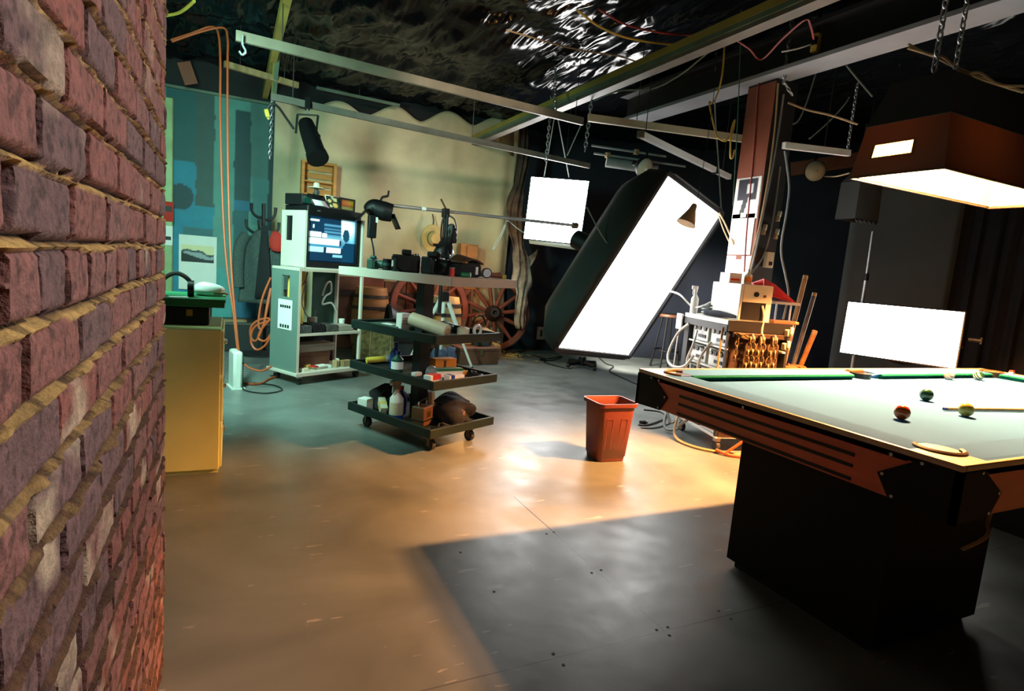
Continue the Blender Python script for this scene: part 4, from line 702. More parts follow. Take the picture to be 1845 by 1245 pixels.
# ================================================================= studio lights
def soft_lamp():
    A_,B_,C_,D_ = [Vector(q) for q in ((2.387,4.13,.607),(3.611,4.739,.448),(4.315,4.437,1.923),(3.09,3.829,2.082))]
    cen = (A_+B_+C_+D_)/4; n = Vector((.378,-.855,-.355)); t = T('softbox','huge tilted black softbox with a glowing white front hung in the middle of the studio','softbox',cen)
    part('diffuser',MB().add([A_,B_,C_,D_],[(0,1,2,3)]),'softbox_face',t,True,smooth=0)
    fr = lambda k,off,sx=1: [cen+(q-cen)*k*1.0+n*off for q in (A_,B_,C_,D_)]
    rings = [fr(1.035,.03),fr(1.045,-.02),fr(1.0,-.18),fr(.80,-.38),fr(.42,-.52),fr(.16,-.56)]
    def rounded(r,m=6):
        o=[]
        for i in range(4):
            p,c,q = r[i-1],r[i],r[(i+1)%4]; a=c+(p-c)*.10; b=c+(q-c)*.10
            o += [a*(1-s)**2+c*2*s*(1-s)+b*s*s for s in (0,.33,.67,1)]
            o += [c+(q-c)*s for s in (.3,.5,.7)]
        return o
    R_ = [rounded(r) for r in rings]; m = len(R_[0]); v=[p for r in R_ for p in r]; 
    part('shell',MB().add(v,[(i*m+k,i*m+(k+1)%m,(i+1)*m+(k+1)%m,(i+1)*m+k) for i in range(len(R_)-1) for k in range(m)]+[tuple((len(R_)-1)*m+k for k in range(m))]),'softbox_cloth',t,True,sol=.006)
    lip = MB(); q4 = [A_,B_,C_,D_]
    for i in range(4): lip.bar(q4[i]+n*.012,q4[(i+1)%4]+n*.012,.035,.03,tuple(n))
    part('rim',lip,'black_cloth',t,True)
    hd = MB(); b0 = cen-n*.56; hd.cyl(b0,b0-n*.28,.10,.09,20); part('lamp_head',hd,'black_metal',t,True)
    one('rope','pale cord holding up the right corner of the huge softbox','cord',MB().tube([C_,C_+(Vector((3.99,4.355,2.863))-C_)*.5,(3.99,4.355,2.863),(3.843,4.261,3.266)],.006,6),'cord_grey')
    one('rope','pale cord stretched across the black side of the huge softbox','cord',MB().tube([(2.587,4.148,1.769),(2.704,4.059,1.548),(2.808,3.988,1.41)],.006,6),'cord_grey')
mat('softbox_cloth',(.016,.020,.020),.75,var=.3,scale=3,bump=.2)
soft_lamp()
q = T('bell_pendant','small tan bell shaped shade hanging in front of the bright softbox','shade',(3.014,3.43,1.73)); sh = MB(); a_ = Vector((3.057,3.42,1.802)); b_ = Vector((3,3.426,1.656))
sh.tube([a_,a_+(b_-a_)*.3,a_+(b_-a_)*.65,b_],[.018,.028,.05,.075],18); part('shade',sh,'tan_rope',q,True); part('cord',MB().tube([a_,(3.163,3.506,1.976),(3.312,3.641,2.632),(3.383,3.741,3.163)],.0025,5),'black_cable',q,True)
def flat_lamp(name,lab,corners,face,thick,nrm,extra=None):
    cs = [Vector(c) for c in corners]; cen = sum(cs,Vector())/4; n = Vector(nrm); t = T(name,lab,'light panel',cen)
    part('diffuser',MB().add(cs,[(0,1,2,3)]),face,t,True,smooth=0)
    bk = [c-n*.01 for c in cs]+[cen+(c-cen)*.9-n*thick for c in cs]
    part('housing',MB().add(bk,[(0,1,5,4),(1,2,6,5),(2,3,7,6),(3,0,4,7),(7,6,5,4)]),'black_metal',t,True,sol=.004)
    f = MB()
    for i in range(4): f.bar(cs[i],cs[(i+1)%4],.012,.012,tuple(n))
    part('frame',f,'black_metal',t,True); return t,cs
t,cs = flat_lamp('softlight','square white glowing panel hung beside the cream curtain behind the softbox',((3.585,7.289,1.64),(4.164,6.754,1.61),(4.157,6.661,2.427),(3.578,7.196,2.457)),'panel_face',.16,(-.679,-.729,-.089))
part('lower_flap',MB().add([cs[0]+Vector((.06,-.05,-.01)),cs[1]+Vector((-.02,.02,-.01)),cs[1]+Vector((-.03,.03,-.07)),cs[0]+Vector((.07,-.06,-.06))],[(0,1,2,3)]),'white_paper',t,True,sol=.004)
one('rope','left grey cord suspending the square light panel','cord',MB().tube([cs[3]+Vector((.13,-.12,0)),(3.551,6.629,3.147)],.007,6,False),'cord_grey','light panel cords')
one('rope','right grey cord suspending the square light panel, slanting to the batten','cord',MB().tube([cs[3]+Vector((.38,-.35,0)),(3.483,6.424,3.051)],.007,6,False),'cord_grey','light panel cords')
one('rope','thin crossing cord slanting from the batten end towards the light panel','cord',MB().tube([(3.592,6.307,2.614),(3.528,5.932,2.907)],.006,6,False),'cord_grey')
kl,cs = flat_lamp('softlight','blazing wide white softlight on a stand beyond the pool table',((5.622,3.91,.648),(5.984,3.014,.647),(6.055,3.054,1.171),(5.693,3.95,1.173)),'keylight_face',.22,(-.916,-.371,.153))
cn = (cs[0]+cs[2])/2+Vector((.25,.1,-.03)); part('yoke',MB().tube([cs[0]+Vector((.1,.03,.2)),cn+Vector((.15,.05,-.3)),cs[1]+Vector((.1,.03,.2))],.012,8),'black_metal',kl,True)
kb = cs[1]+Vector((.06,-.03,.28)); part('knob',MB().cyl(kb,kb+Vector((.02,-.09,0)),.018).cyl(kb+Vector((.02,-.09,-.03)),kb+Vector((.02,-.09,.03)),.01),'black_metal',kl,True)
st = T('light_stand','tall chrome light stand pole rising behind the blazing softlight','stand',(5.89,3.93,0)); part('column',MB().cyl((0,0,.1),(0,0,1.45),.017),'steel',st); part('upper_column',MB().cyl((0,0,1.45),(.02,.02,1.90),.013),'steel',st); part('collar',MB().cyl((0,0,1.40),(0,0,1.47),.024),'black_metal',st)
for g in (.4,2.5,4.6): part('leg',MB().tube([(0,0,.35),(math.cos(g)*.4,math.sin(g)*.4,.012)],.010,6),'steel',st)
q = T('pendant_light','unlit charcoal shade hanging from the ceiling left of the pool lamp','shade',(5.684,3.99,2.166)); c=Vector(q.location)
m = MB(); rr_ = lambda z,k: [(c.x+sx*.17*k,c.y+sy*.10*k,c.z+z) for sx,sy in ((-1,-1),(1,-1),(1,1),(-1,1))]
m.add(rr_(-.18,1.05)+rr_(.18,1)+rr_(.30,.5),[(0,1,5,4),(1,2,6,5),(2,3,7,6),(3,0,4,7),(4,5,9,8),(5,6,10,9),(6,7,11,10),(7,4,8,11),(8,9,10,11)]); part('shade',m,'shade_grey',q,True,sol=.006,smooth=0); part('rod',MB().cyl(c+Vector((0,0,.30)),(c.x,c.y,3.3),.008),'black_metal',q,True)
b = MB()
for i in range(5): b.lathe([(.03,-.20),(.035,-.17)],(c.x-.13+.065*i,c.y-.10,c.z),8)
part('scallop',MB().grid(lambda a,bb:(c.x-.178+.356*a,c.y-.107,c.z-.18-.035*bb*abs(math.sin(a*math.pi*5))),40,2),'shade_grey',q,True,sol=.004)

# ================================================================= drapes and curtain
def curtain():
    x0,x1 = .44,3.66
    def f(a,b):
        x = x0+(x1-x0)*a; top = 2.93+.28*a+.115*abs(math.cos(math.pi*(a+.02)*4.3))**1.5+.02*math.sin(a*31); z = .06+(top-.06)*b
        edge = math.exp(-((a-.03)/.06)**2)+.9*math.exp(-((a-.97)/.06)**2)
        y = 7.92+.034*math.sin(a*24+1.2*math.sin(b*3))*(.35+edge+.8*max(0,a-.66)*2)+.02*math.sin(a*63+b*4)*edge+.03*math.sin(b*7+a*5)*math.sin(a*9)+.022*math.sin(b*13-a*21)*math.sin(a*7+b*3)+.03*math.sin((a+b*.35)*17)*.35
        return (x,y,z)
    mb = MB().grid(f,220,70); o = one('backdrop_curtain','cream muslin backdrop curtain hung across the back wall','curtain',mb,'muslin',sol=.003,smooth=80)
    fl_ = MB().grid(lambda a,b:(3.36+.30*a+.05*b*a,7.84-.06*math.sin(a*5),3.27-.02*a-(.30+.16*math.sin(a*3))*b),14,8); o2 = part('folded_corner',fl_,'muslin',o,True,sol=.004) if False else None
    w = Vector(o.location); fl_.v = [tuple(Vector(p)-w) for p in fl_.v]; part('folded_corner',fl_,'muslin_bag',o,sol=.004,smooth=80)
    st_ = MB().grid(lambda a,b:(.50+.24*a,7.86+.012*math.sin(a*40),2.30+.42*b*1.0-.38*(1-b)),14,3); st_.v = [tuple(Vector(p)-w) for p in st_.v]
curtain()
def drape(name,lab,pts,z0,z1,m,amp,wl,cat='curtain',seed=0):
    P_ = [Vector((x,y,0)) for x,y in pts]; S_ = [0]
    for a,b in zip(P_,P_[1:]): S_.append(S_[-1]+(b-a).length)
    tot = S_[-1]
    def f(a,b):
        s = a*tot; i = max(k for k in range(len(S_)-1) if S_[k] <= s+1e-9); k = (s-S_[i])/(S_[i+1]-S_[i]); p = P_[i].lerp(P_[i+1],k); d = (P_[i+1]-P_[i]).normalized(); n = Vector((-d.y,d.x,0))
        o = amp*(math.sin(s*6.283/wl+1.3*math.sin(s*2.1+seed))+.5*math.sin(s*6.283/wl*1.7+b*.6)); p = p+n*o
        return (p.x,p.y,z0+(z1-z0)*b)
    return one(name,lab,cat,MB().grid(f,int(tot/min(wl/6,.1))+2,8),m,sol=.004,smooth=80)
drape('black_drape','dark navy drape closing off the studio behind the huge softbox',[(3.70,8.02),(4.3,8.0),(4.62,7.86),(6.4,7.12),(7.2,6.3),(7.6,5.0)],.004,3.25,'navy_cloth',.012,.8)
drape('paper_backdrop','plain charcoal backdrop hanging behind the blazing softlight',[(6.527,4.649),(7.78,4.13)],.0,3.2,'charcoal_paper',.003,2.0,'backdrop')
drape('pleated_curtain','black pleated curtain at the far right beyond the charcoal backdrop',[(7.84,4.25),(8.6,3.0),(8.9,1.2)],.0,3.25,'black_cloth',.035,.16)
# fur hide hung at the curtain's right edge
def hide():
    pts = [(3.515,7.45,3.154),(3.532,7.45,2.609),(3.529,7.45,2.089),(3.577,7.45,1.565),(3.688,7.45,1.11),(3.739,7.45,0.76),(3.719,7.45,0.402)]; wd_ = [.06,.10,.13,.14,.15,.13,.05]
    P_ = [Vector(p) for p in pts]
    def f(a,b):
        s = b*(len(P_)-1); i = min(int(s),len(P_)-2); k = s-i; p = P_[i].lerp(P_[i+1],k); w = wd_[i]*(1-k)+wd_[i+1]*k
        w *= 1+.25*math.sin(b*21)+.12*math.sin(b*47); u = (a-.5)*2
        return (p.x+u*w*.85+.03*math.sin(b*13), p.y-.05*math.cos(u*1.6)+.03*math.sin(u*9+b*17), p.z+.02*math.sin(u*5+b*9))
    o = one('fur_hide','mottled brown and white animal hide hanging at the right edge of the cream curtain','hide',MB().grid(f,18,70),'hide',sol=.012,smooth=80)
    def tn(b,n): 
        c = np.array([np.interp(b,[0,.25,.45,.62,.75,1],[p[i] for p in ((.04,.025,.02),(.08,.05,.035),(.17,.08,.045),(.42,.33,.27),(.62,.56,.50),(.45,.32,.24))]) for i in range(3)]); return c*(.85+.3*math.sin(n*5.1+b*11)**2)
    toned(o, np.array([tn(j/70,i/18) for j in range(71) for i in range(19)]))
    w = Vector(o.location); fl_ = MB().grid(lambda a,b: tuple(Vector((3.695,7.42,1.345))+(Vector((3.874,7.4,1.476))-Vector((3.695,7.42,1.345)))*a+Vector((0,.02*math.sin(a*6),-.30*b*(1-a*.8)+.05*a))-w),8,10); toned(part('leg_flap',fl_,'hide',o,sol=.01,smooth=80), np.array([tn(.55+.2*j/10,i/8) for j in range(11) for i in range(9)]))
hide()

# ================================================================= props in front of the curtain
cr_ = T('wooden_crate','orange slatted wooden crate fixed high on the cream curtain','crate',(0.952,7.78,1.906)); w,h = .205,.42
for n_,b in (('frame_rail',(-w,w,-.06,.10,0,.03)),('frame_rail',(-w,w,-.06,.10,h-.03,h)),('frame_stile',(-w,-w+.035,-.06,.10,.03,h-.03)),('frame_stile',(w-.035,w,-.06,.10,.03,h-.03))): part(n_,MB().box(*b),'pine_orange',cr_,smooth=0)
for i in range(4): part('slat',MB().box(-w+.035,w-.035,.085,.10,.035+.095*i,.105+.095*i),'pine_orange',cr_,smooth=0)
part('shelf',MB().box(-w+.035,w-.035,-.03,.085,.17,.185),'pine_orange',cr_,smooth=0)
hq = (2.459,7.8,1.539); ht = T('straw_hat','straw hat with a wide brim hung flat on the cream curtain','hat',hq); mm = Matrix.Rotation(math.radians(90),4,'X') @ Matrix.Rotation(.0,4,'Z')
b = MB(); b.M = mm @ Matrix.Diagonal((.82,1,1,1)); b.lathe([(.19,.0),(.185,.012),(.10,.02),(.095,.03)],n=28); part('brim',b,'straw_weave',ht)
b = MB(); b.M = mm @ Matrix.Diagonal((.82,1,1,1)); b.lathe([(.098,.02),(.088,.09),(.06,.115),(.005,.10)],n=28); part('crown',b,'straw_weave',ht)
b = MB(); b.M = mm @ Matrix.Diagonal((.82,1,1,1)); b.lathe([(.10,.025),(.097,.05)],n=28,cap=False); part('band',b,'brown_leather',ht)
part('hanger',MB().tube([(0,0,.18),(.01,.02,.25),(-.01,.03,.33)],.010,6),'brown_leather',ht)
bx = T('wooden_box','upright orange wooden box standing before the curtain right of the tripod head','box',(2.97,7.76,0.891)); part('case',MB().box(-.13,.13,-.07,.07,0,.62),'pine',bx,bev=.006); part('lid',MB().box(-.04,.12,-.085,-.07,.02,.60),'pine',bx,bev=.004)
part('stand_leg',MB().box(-.11,-.07,-.06,-.03,-bx.location.z,0).box(.07,.11,-.06,-.03,-bx.location.z,0).box(-.11,-.07,.03,.06,-bx.location.z,0).box(.07,.11,.03,.06,-bx.location.z,0),'brown_wood',bx)
pk = T('wall_plank','brown vertical board leaning on the cream curtain behind the tripod head','board',(2.363,7.85,-0.081)); part('board',MB().box(-.10,.10,-.02,.02,.0-pk.location.z+.02,.95),'pine',pk); part('crosspiece',MB().box(-.14,.14,-.035,-.02,.5,.58),'brown_wood',pk)
def wheel(lab,c,r,tilt,rz,ns=12):
    t = T('cartwheel',lab,'wheel',c,rz); M_ = Matrix.Rotation(math.radians(90)-tilt,4,'X')
    def pt(a,rad,z=0): return tuple(M_ @ Vector((rad*math.cos(a),rad*math.sin(a),z)))
    n = 64; b = MB(); prof = [(r,-.035),(r,.035),(r-.075,.03),(r-.075,-.03)]; v=[pt(2*math.pi*k/n,pr,pz) for k in range(n) for pr,pz in prof]
    b.add(v,[(k*4+i,((k+1)%n)*4+i,((k+1)%n)*4+(i+1)%4,k*4+(i+1)%4) for k in range(n) for i in range(4)]); part('rim',b,'wheel_red',t,smooth=30)
    b = MB(); v=[pt(2*math.pi*k/n,pr,pz) for k in range(n) for pr,pz in [(r+.012,-.03),(r+.012,.03),(r-.002,.03),(r-.002,-.03)]]; b.add(v,[(k*4+i,((k+1)%n)*4+i,((k+1)%n)*4+(i+1)%4,k*4+(i+1)%4) for k in range(n) for i in range(4)]); part('tyre',b,'oiled_iron',t,smooth=30)
    b = MB(); b.M = M_; b.lathe([(.05,-.10),(.09,-.09),(.115,-.03),(.115,.05),(.085,.13),(.06,.19),(.06,.20),(.035,.20),(.03,.14)],n=24); part('hub',b,'oiled_iron',t)
    for k in range(ns):
        a = 2*math.pi*(k+.3)/ns; part('spoke',MB().tube([pt(a,.10,.0),pt(a,r*.5,.0),pt(a,r-.06,0)],[.026,.030,.022],8,False),'wheel_red',t)
    return t
wheel('red spoked wagon wheel leaning at the right of the cream curtain by the hide',(3.36,7.62,.57),.52,.14,-.25)
wheel('dim wagon wheel behind the trolley, left of the tripod',(2.42,7.60,.60),.56,.12,.1)
wb = T('wagon_bed','dark brown plank wagon side standing behind the kegs below the cream curtain','wagon',(1.95,7.85,0))
for i in range(7): part('plank',MB().box(-1.0+.30*i,-.71+.30*i,-.02,.02,.0,.92+.03*(i%3)),'brown_wood' if i%2 else 'rust_board',wb,bev=.006)
part('rail',MB().box(-1.0,1.1,-.045,-.02,.70,.78),'dark_oak',wb); part('rail',MB().box(-1.0,1.1,-.045,-.02,.18,.26),'dark_oak',wb)
hb_ = (1.588,6.95,-0.003); hy = T('hay_bale','mossy brown hay bale standing between the cart and the trolley','hay bale',(hb_[0],7.0,0)); part('bale',MB().box(-.24,.24,-.22,.24,0,.44),'hay',hy,bev=.04)
for x_ in (-.12,.12): part('twine',MB().tube([(x_,-.225,.0),(x_,-.226,.44),(x_,.24,.445)],.006,5,False),'tan_rope',hy)
hy = T('hay_bale','straw coloured hay bale lying under the right wagon wheel','hay bale',(3.02,7.28,0)); part('bale',MB().box(-.25,.30,-.16,.16,0,.20),'straw',hy,bev=.04)
for x_ in (-.10,.16): part('twine',MB().tube([(x_,-.165,.0),(x_,-.166,.20),(x_,.16,.205)],.005,5,False),'tan_rope',hy)
b = MB(); rg = np.random.default_rng(3)
for i in range(260):
    x,y = 3.25+rg.normal()*.22,7.22+rg.normal()*.12; g = rg.uniform(0,6.28); l_ = rg.uniform(.05,.13); z = abs(rg.normal())*.02+.004
    b.tube([(x,y,z),(x+l_*math.cos(g),y+l_*math.sin(g),z+rg.uniform(0,.03))],.003,3,False)
o = one('loose_straw','loose straw scattered on the floor around the wheel','straw',b,'straw'); o['kind']='stuff'
ks = T('keg','amber wooden keg standing behind the trolley below the top board','keg',(2.47,7.20,0)); part('staves',MB().lathe([(.20,0),(.245,.2),(.25,.42),(.24,.62),(.20,.80)],n=28),'light_wood',ks)
for z in (.12,.30,.58,.70): part('hoop',MB().lathe([(.262 if .2<z<.6 else .238,z-.02),(.264 if .2<z<.6 else .236,z+.02)],n=28,cap=False),'oiled_iron',ks)
ks = T('keg','second amber keg half hidden by the dim wagon wheel','keg',(1.60,7.46,0)); part('staves',MB().lathe([(.19,0),(.235,.2),(.24,.42),(.23,.62),(.19,.85)],n=28),'pine',ks)
for z in (.12,.32,.60,.74): part('hoop',MB().lathe([(.252 if .2<z<.65 else .226,z-.02),(.254 if .2<z<.65 else .224,z+.02)],n=28,cap=False),'oiled_iron',ks)
sd = T('saddle','black leather saddle lying behind the trolley beside the keg','saddle',(1.92,6.86,.42)); part('seat',MB().grid(lambda a,b:(-.25+.5*a,-.17+.34*b,.16-.9*(b-.5)**2+.45*(a-.5)**2),16,12),'black_plastic',sd,sol=.03); part('horn',MB().tube([(.22,0,.25),(.24,0,.34),(.27,0,.36)],[.03,.025,.035],8),'black_plastic',sd); part('skirt',MB().box(-.2,.2,-.19,-.16,-.15,.10).box(-.2,.2,.16,.19,-.15,.10),'black_plastic',sd); part('stand',MB().box(-.16,.16,-.14,.14,-.42,-.0),'black_paint',sd)
jn = T('jeans','folded blue jeans heaped on the floor behind the trolley','jeans',(2.308,6.761,0)); part('leg',MB().blob((0,0,0),.11,.10,.12,44,.25),'denim',jn); part('leg',MB().blob((.16,.02,0),.10,.09,.13,46,.25),'denim',jn)
ch = T('chest','low brown wooden chest on the floor behind the tripod','chest',(2.86,6.86,0),.1); part('body',MB().box(-.32,.22,-.16,.16,0,.17),'brown_wood',ch,bev=.006); part('lid',MB().box(-.33,.23,-.17,.17,.17,.21),'brown_wood',ch,bev=.006); part('clasp',MB().box(-.06,-.02,-.18,-.165,.12,.19),'brass_dull',ch)
sd = T('wicker_basket','dark handled basket with a tan lining in front of the right wagon wheel','basket',(2.95,6.98,.21)); part('bowl',MB().lathe([(.13,0),(.17,.16),(.16,.16),(.12,.02)],n=22),'mottled_dark',sd); part('lining',MB().blob((.03,0,.11),.14,.12,.06,51,.25),'tan_rope',sd); part('handle',MB().tube([(-.16,0,.15),(-.12,0,.34),(-.02,0,.38),(.05,0,.26)],.012,6),'black_plastic',sd)
def tripod():
    ap = Vector((2.196,6.392,0.854)); t = T('tripod','white legged camera tripod standing behind the trolley','tripod',(ap.x,ap.y,0)); z=ap.z
    part('head',MB().box(-.05,.05,-.05,.05,z-.06,z+.05),'black_plastic',t,bev=.01); part('centre_column',MB().cyl((0,0,z-.5),(0,0,z-.06),.022),'white_plastic',t); part('collar',MB().cyl((0,0,z-.24),(0,0,z-.20),.045),'black_plastic',t)
    for f in ((2.749,6.434,0),(1.701,6.861,0),(2.323,6.761,0)):
        d = Vector((f[0]-ap.x,f[1]-ap.y,0)).normalized(); foot = d*.42; lg = part('leg',MB().tube([d*.04+Vector((0,0,z-.03)),d*.22+Vector((0,0,z*.5))],.024,8,False),'white_plastic',t)
        part('lower_section',MB().tube([d*.22+Vector((0,0,z*.5)),foot+Vector((0,0,.015))],.015,8,False),'white_plastic',lg); part('foot',MB().ball(tuple(foot+Vector((0,0,.015))),.02,6),'dark_rubber',lg); part('brace',MB().tube([Vector((0,0,z-.45)),d*.19+Vector((0,0,z*.56))],.008,6,False),'steel',lg)
tripod()
# boom stand
bs = Vector((1.917,5.646,0)); top = Vector((1.968,5.846,1.732)); bs = Vector((top.x,top.y,0)); zb_ = top.z
t = T('boom_stand','silver boom pole clamped across a rolling stand behind the trolley','boom stand',bs)
part('column',MB().cyl((0,0,.12),(0,0,zb_),.02),'black_metal',t)
for g in (.1,2.2,4.3):
    l_ = part('leg',MB().tube([(0,0,.14),(math.cos(g)*.45,math.sin(g)*.45,.09)],.018,8),'black_metal',t); part('caster',MB().cyl((math.cos(g)*.45-.015,math.sin(g)*.45,.045),(math.cos(g)*.45+.015,math.sin(g)*.45,.045),.045).cyl((math.cos(g)*.45,math.sin(g)*.45,.06),(math.cos(g)*.45,math.sin(g)*.45,.10),.012),'dark_rubber',l_)
pL = Vector((1.349,5.868,1.744)); pR = Vector((3.535,5.931,1.774)); part('boom_pole',MB().cyl(pL,pR,.017),'boom_silver' if False else 'steel',t,True); mid = pL.lerp(pR,.42)
part('clamp',MB().cbox((0,0,zb_),.07,.07,.09),'black_metal',t,bev=.008); part('handle',MB().tube([(0,0,zb_+.04),(-.04,-.02,zb_+.09),(-.07,-.03,zb_+.13)],.010,6),'brown_leather',t); part('end_knob',MB().cyl(pR,pR+(pR-pL).normalized()*.06,.035),'brown_leather',t,True)
part('collar',MB().cyl(pL.lerp(pR,.17),pL.lerp(pR,.19),.022),'white_plastic',t,True)
q = T('camera_cluster','bundle of black straps and a camera head hanging from the boom clamp','camera',(top.x,top.y-.06,zb_-.52)); part('body',MB().blob((0,0,.0),.11,.07,.14,61,.35),'black_plastic',q); part('body',MB().blob((.06,-.01,.22),.06,.05,.10,62,.3),'black_plastic',q)
part('strap',MB().tube([(0,.0,.50),(.07,-.02,.46),(.10,-.02,.36),(.07,0,.26)],.008,6),'black_cable',q); part('strap',MB().tube([(-.03,0,.5),(-.06,-.02,.40),(-.05,0,.25),(-.02,0,.2)],.010,6),'black_cable',q); part('bracket',MB().box(-.14,-.02,-.06,-.02,.17,.20),'black_metal',q); part('plate',MB().box(-.03,.05,-.08,-.05,-.10,.02),'black_metal',q); part('post',MB().cyl((0,0,.2),(0,0,.50),.018),'black_metal',q)
lp = Vector((1.314,5.842,1.679)); q = T('studio_lamp','black studio lamp with barn doors on the left end of the boom','lamp',lp); b = MB()
part('body',MB().tube([(-.14,.02,-.02),(-.08,.02,.02),(.02,0,.0),(.10,-.02,-.01)],[.05,.085,.095,.085],16),'black_metal',q); part('barn_door',MB().grid(lambda a,b:(.10+.07*a,-.10+.2*b,-.02-.14*a),3,3),'black_metal',q,sol=.006); part('barn_door',MB().grid(lambda a,b:(-.14-.10*a,-.08+.2*b,.0-.12*a),3,3),'black_metal',q,sol=.006); part('lever',MB().tube([(-.02,0,.08),(-.0,0,.13),(.05,0,.15),(.06,0,.20)],.012,6),'black_metal',q); part('plug_box',MB().box(-.13,-.05,-.05,.03,-.27,-.05),'black_metal',q,bev=.01); part('pigtail',MB().tube([(-.09,0,-.26),(-.06,-.0,-.38),(-.05,0,-.48),(-.04,0,-.62)],.010,6),'black_cable',q); part('badge',MB().box(-.065,-.045,-.056,-.05,-.12,-.07),'white_paper',q)
one('cable','thin pale cord looped from the right end of the boom','cord',MB().tube([(2.738,6.034,1.743),(2.69,6.037,1.604),(2.636,6.046,1.49),(2.61,6.048,1.414),(2.653,6.036,1.479),(2.717,6.028,1.637),(2.749,6.029,1.744),(2.839,5.975,1.679),(2.929,5.923,1.62)],.005,6),'white_cable')
# hanging spotlight
s0 = Vector((0.624,6.052,2.507)); sp_ = T('spotlight','black theatre spotlight hanging by its yoke from the lower batten','spotlight',Vector((0.651,6.005,2.277)))
b = MB(); pA = Vector((0.61,6.081,2.424)); pB = Vector((0.692,5.801,2.09)); dd = (pB-pA).normalized(); b.tube([pA-dd*.03,pA,pA+(pB-pA)*.25,pA+(pB-pA)*.7,pB],[.04,.07,.080,.085,.088],20,False); part('barrel',b,'black_metal',sp_,True); part('lens_hood',MB().tube([pB-dd*.04,pB+dd*.02],[.095,.100],20,False),'black_metal',sp_,True)
y0_ = Vector((0.535,6.094,2.494)); y1_ = Vector((0.709,6.01,2.499)); part('yoke',MB().bar(y0_,y1_,.02,.012).bar(y0_,(0.524,6.073,2.317),.02,.012).bar(y1_,(0.693,5.989,2.307),.02,.012),'black_metal',sp_,True); part('clamp',MB().bar((0.617,6.077,2.651),(0.619,6.061,2.548),.045,.05),'black_metal',sp_,True); part('stem',MB().cyl((0.619,6.062,2.553),(0.619,6.053,2.496),.008),'steel',sp_,True); part('knob',MB().ball((0.708,5.947,2.298),.025,8),'black_metal',sp_,True); part('focus_handle',MB().ball((0.732,5.822,2.139),.028,8),'black_metal',sp_,True)
one('cable','black cord running from the spotlight to a plug on the hanging strut','cord',MB().tube([(0.507,6.122,2.363),(0.439,6.169,2.461),(0.381,6.21,2.544),(0.338,6.235,2.576),(0.3,6.251,2.562),(0.273,6.258,2.518)],.012,6),'black_cable')
q = T('plug','yellow plug at the end of the spotlight cord','plug',(0.278,6.252,2.493)); part('body',MB().bar((-.01,0,.03),(.01,0,-.04),.04,.035),'yellow_plastic',q,bev=.008); part('prong',MB().bar((.01,0,-.04),(.015,0,-.06),.02,.006),'brass',q)

# ================================================================= overhead battens, tubes and wires
def batten(nm,lab,p,q,w,h,m,cat='batten',hangers=()):
    p = Vector(p); q = Vector(q); t = T(nm,lab,cat,p); part('rail',MB().bar(p,q,w,h),m,t,True,smooth=0)
    for k in hangers:
        c = p.lerp(q,k); part('hanger',MB().tube([c,(c.x,c.y,3.32)],.004,5,False),'black_cable',t,True)
    return t
b1 = batten('lighting_batten','longest grey wooden batten hung across the top of the studio',(0.001,4.869,2.7),(3.066,5.138,2.7),.03,.07,'batten_pale',hangers=(.1,.97))
q = Vector((0.045,4.834,2.64)); part('hook',MB().tube([q+Vector((0,0,.06)),q,q+Vector((.02,0,-.04)),q+Vector((.0,0,-.07)),q+Vector((-.02,0,-.05))],.008,6),'steel',b1,True)
batten('lighting_batten','long grey batten carrying the hanging spotlight in front of the cream curtain',(0.298,6.057,2.6),(4.099,6.602,2.6),.035,.06,'batten_grey',hangers=(.05,.55,.9))
batten('lighting_batten','grey batten running from the chain to the rust coloured post',(2.719,4.471,2.55),(4.129,4.104,2.55),.035,.06,'ivory',hangers=(.3,))
batten('lighting_batten','short white batten between the post and the pool lamp',(3.975,3.506,2.38),(4.734,3.482,2.433),.035,.05,'tube_white',hangers=(.6,))
batten('lighting_batten','short warm lit batten near the ceiling above the blue wall',(-0.092,6.434,2.9),(0.583,6.686,2.9),.04,.055,'light_wood',hangers=(.2,.8))
batten('lighting_batten','faint dark batten just above the scalloped top of the cream curtain',(0.878,7.7,3.169),(1.888,7.7,3.154),.03,.03,'strip_green',hangers=(.5,))
tb = batten('fluorescent_tube','unlit white fluorescent tube slanting above the huge softbox',(2.986,4.09,2.4),(4.861,4.952,2.4),.045,.05,'tube_white','tube',hangers=(.05,.9))
p,q = Vector((2.986,4.09,2.4)),Vector((4.861,4.952,2.4)); part('end_cap',MB().bar(p,p+(q-p)*.02,.05,.055),'brass_dull',tb,True); part('clip',MB().bar(p.lerp(q,.79),p.lerp(q,.815),.06,.065),'black_metal',tb,True)
hs = T('hanger_strut','green and yellow strut hanging from the ceiling at the left end of the curtain','strut',(0.349,6.379,3.056)); part('strut',MB().bar((0.334,5.982,3.365),(0.35,6.786,2.779),.05,.03,(1,0,0)),'beam_yellow',hs,True); part('channel',MB().bar((0.364,5.945,3.36),(0.364,6.756,2.775),.03,.04,(1,0,0)),'strip_green',hs,True)
one('chain','pale steel chain dangling from the strut by the blue wall','chain',MB().chain((0.35,6.783,2.756),(0.335,6.699,2.136),.05,.005),'steel')
one('chain','steel chain hanging from the ceiling to the longest batten','chain',MB().chain((2.899,5.539,3.492),(2.738,5.109,2.703),.06,.005),'steel')
one('chain','steel chain dangling from the right end of the longest batten','chain',MB().chain((3.075,5.027,2.881),(3.026,4.979,2.393),.06,.006),'steel')
one('chain','double chain hanging above the square light panel','chain',MB().chain(((3.366,6.404,2.528)[0],(3.366,6.404,2.528)[1],3.34),(3.366,6.404,2.528),.06,.006),'steel')
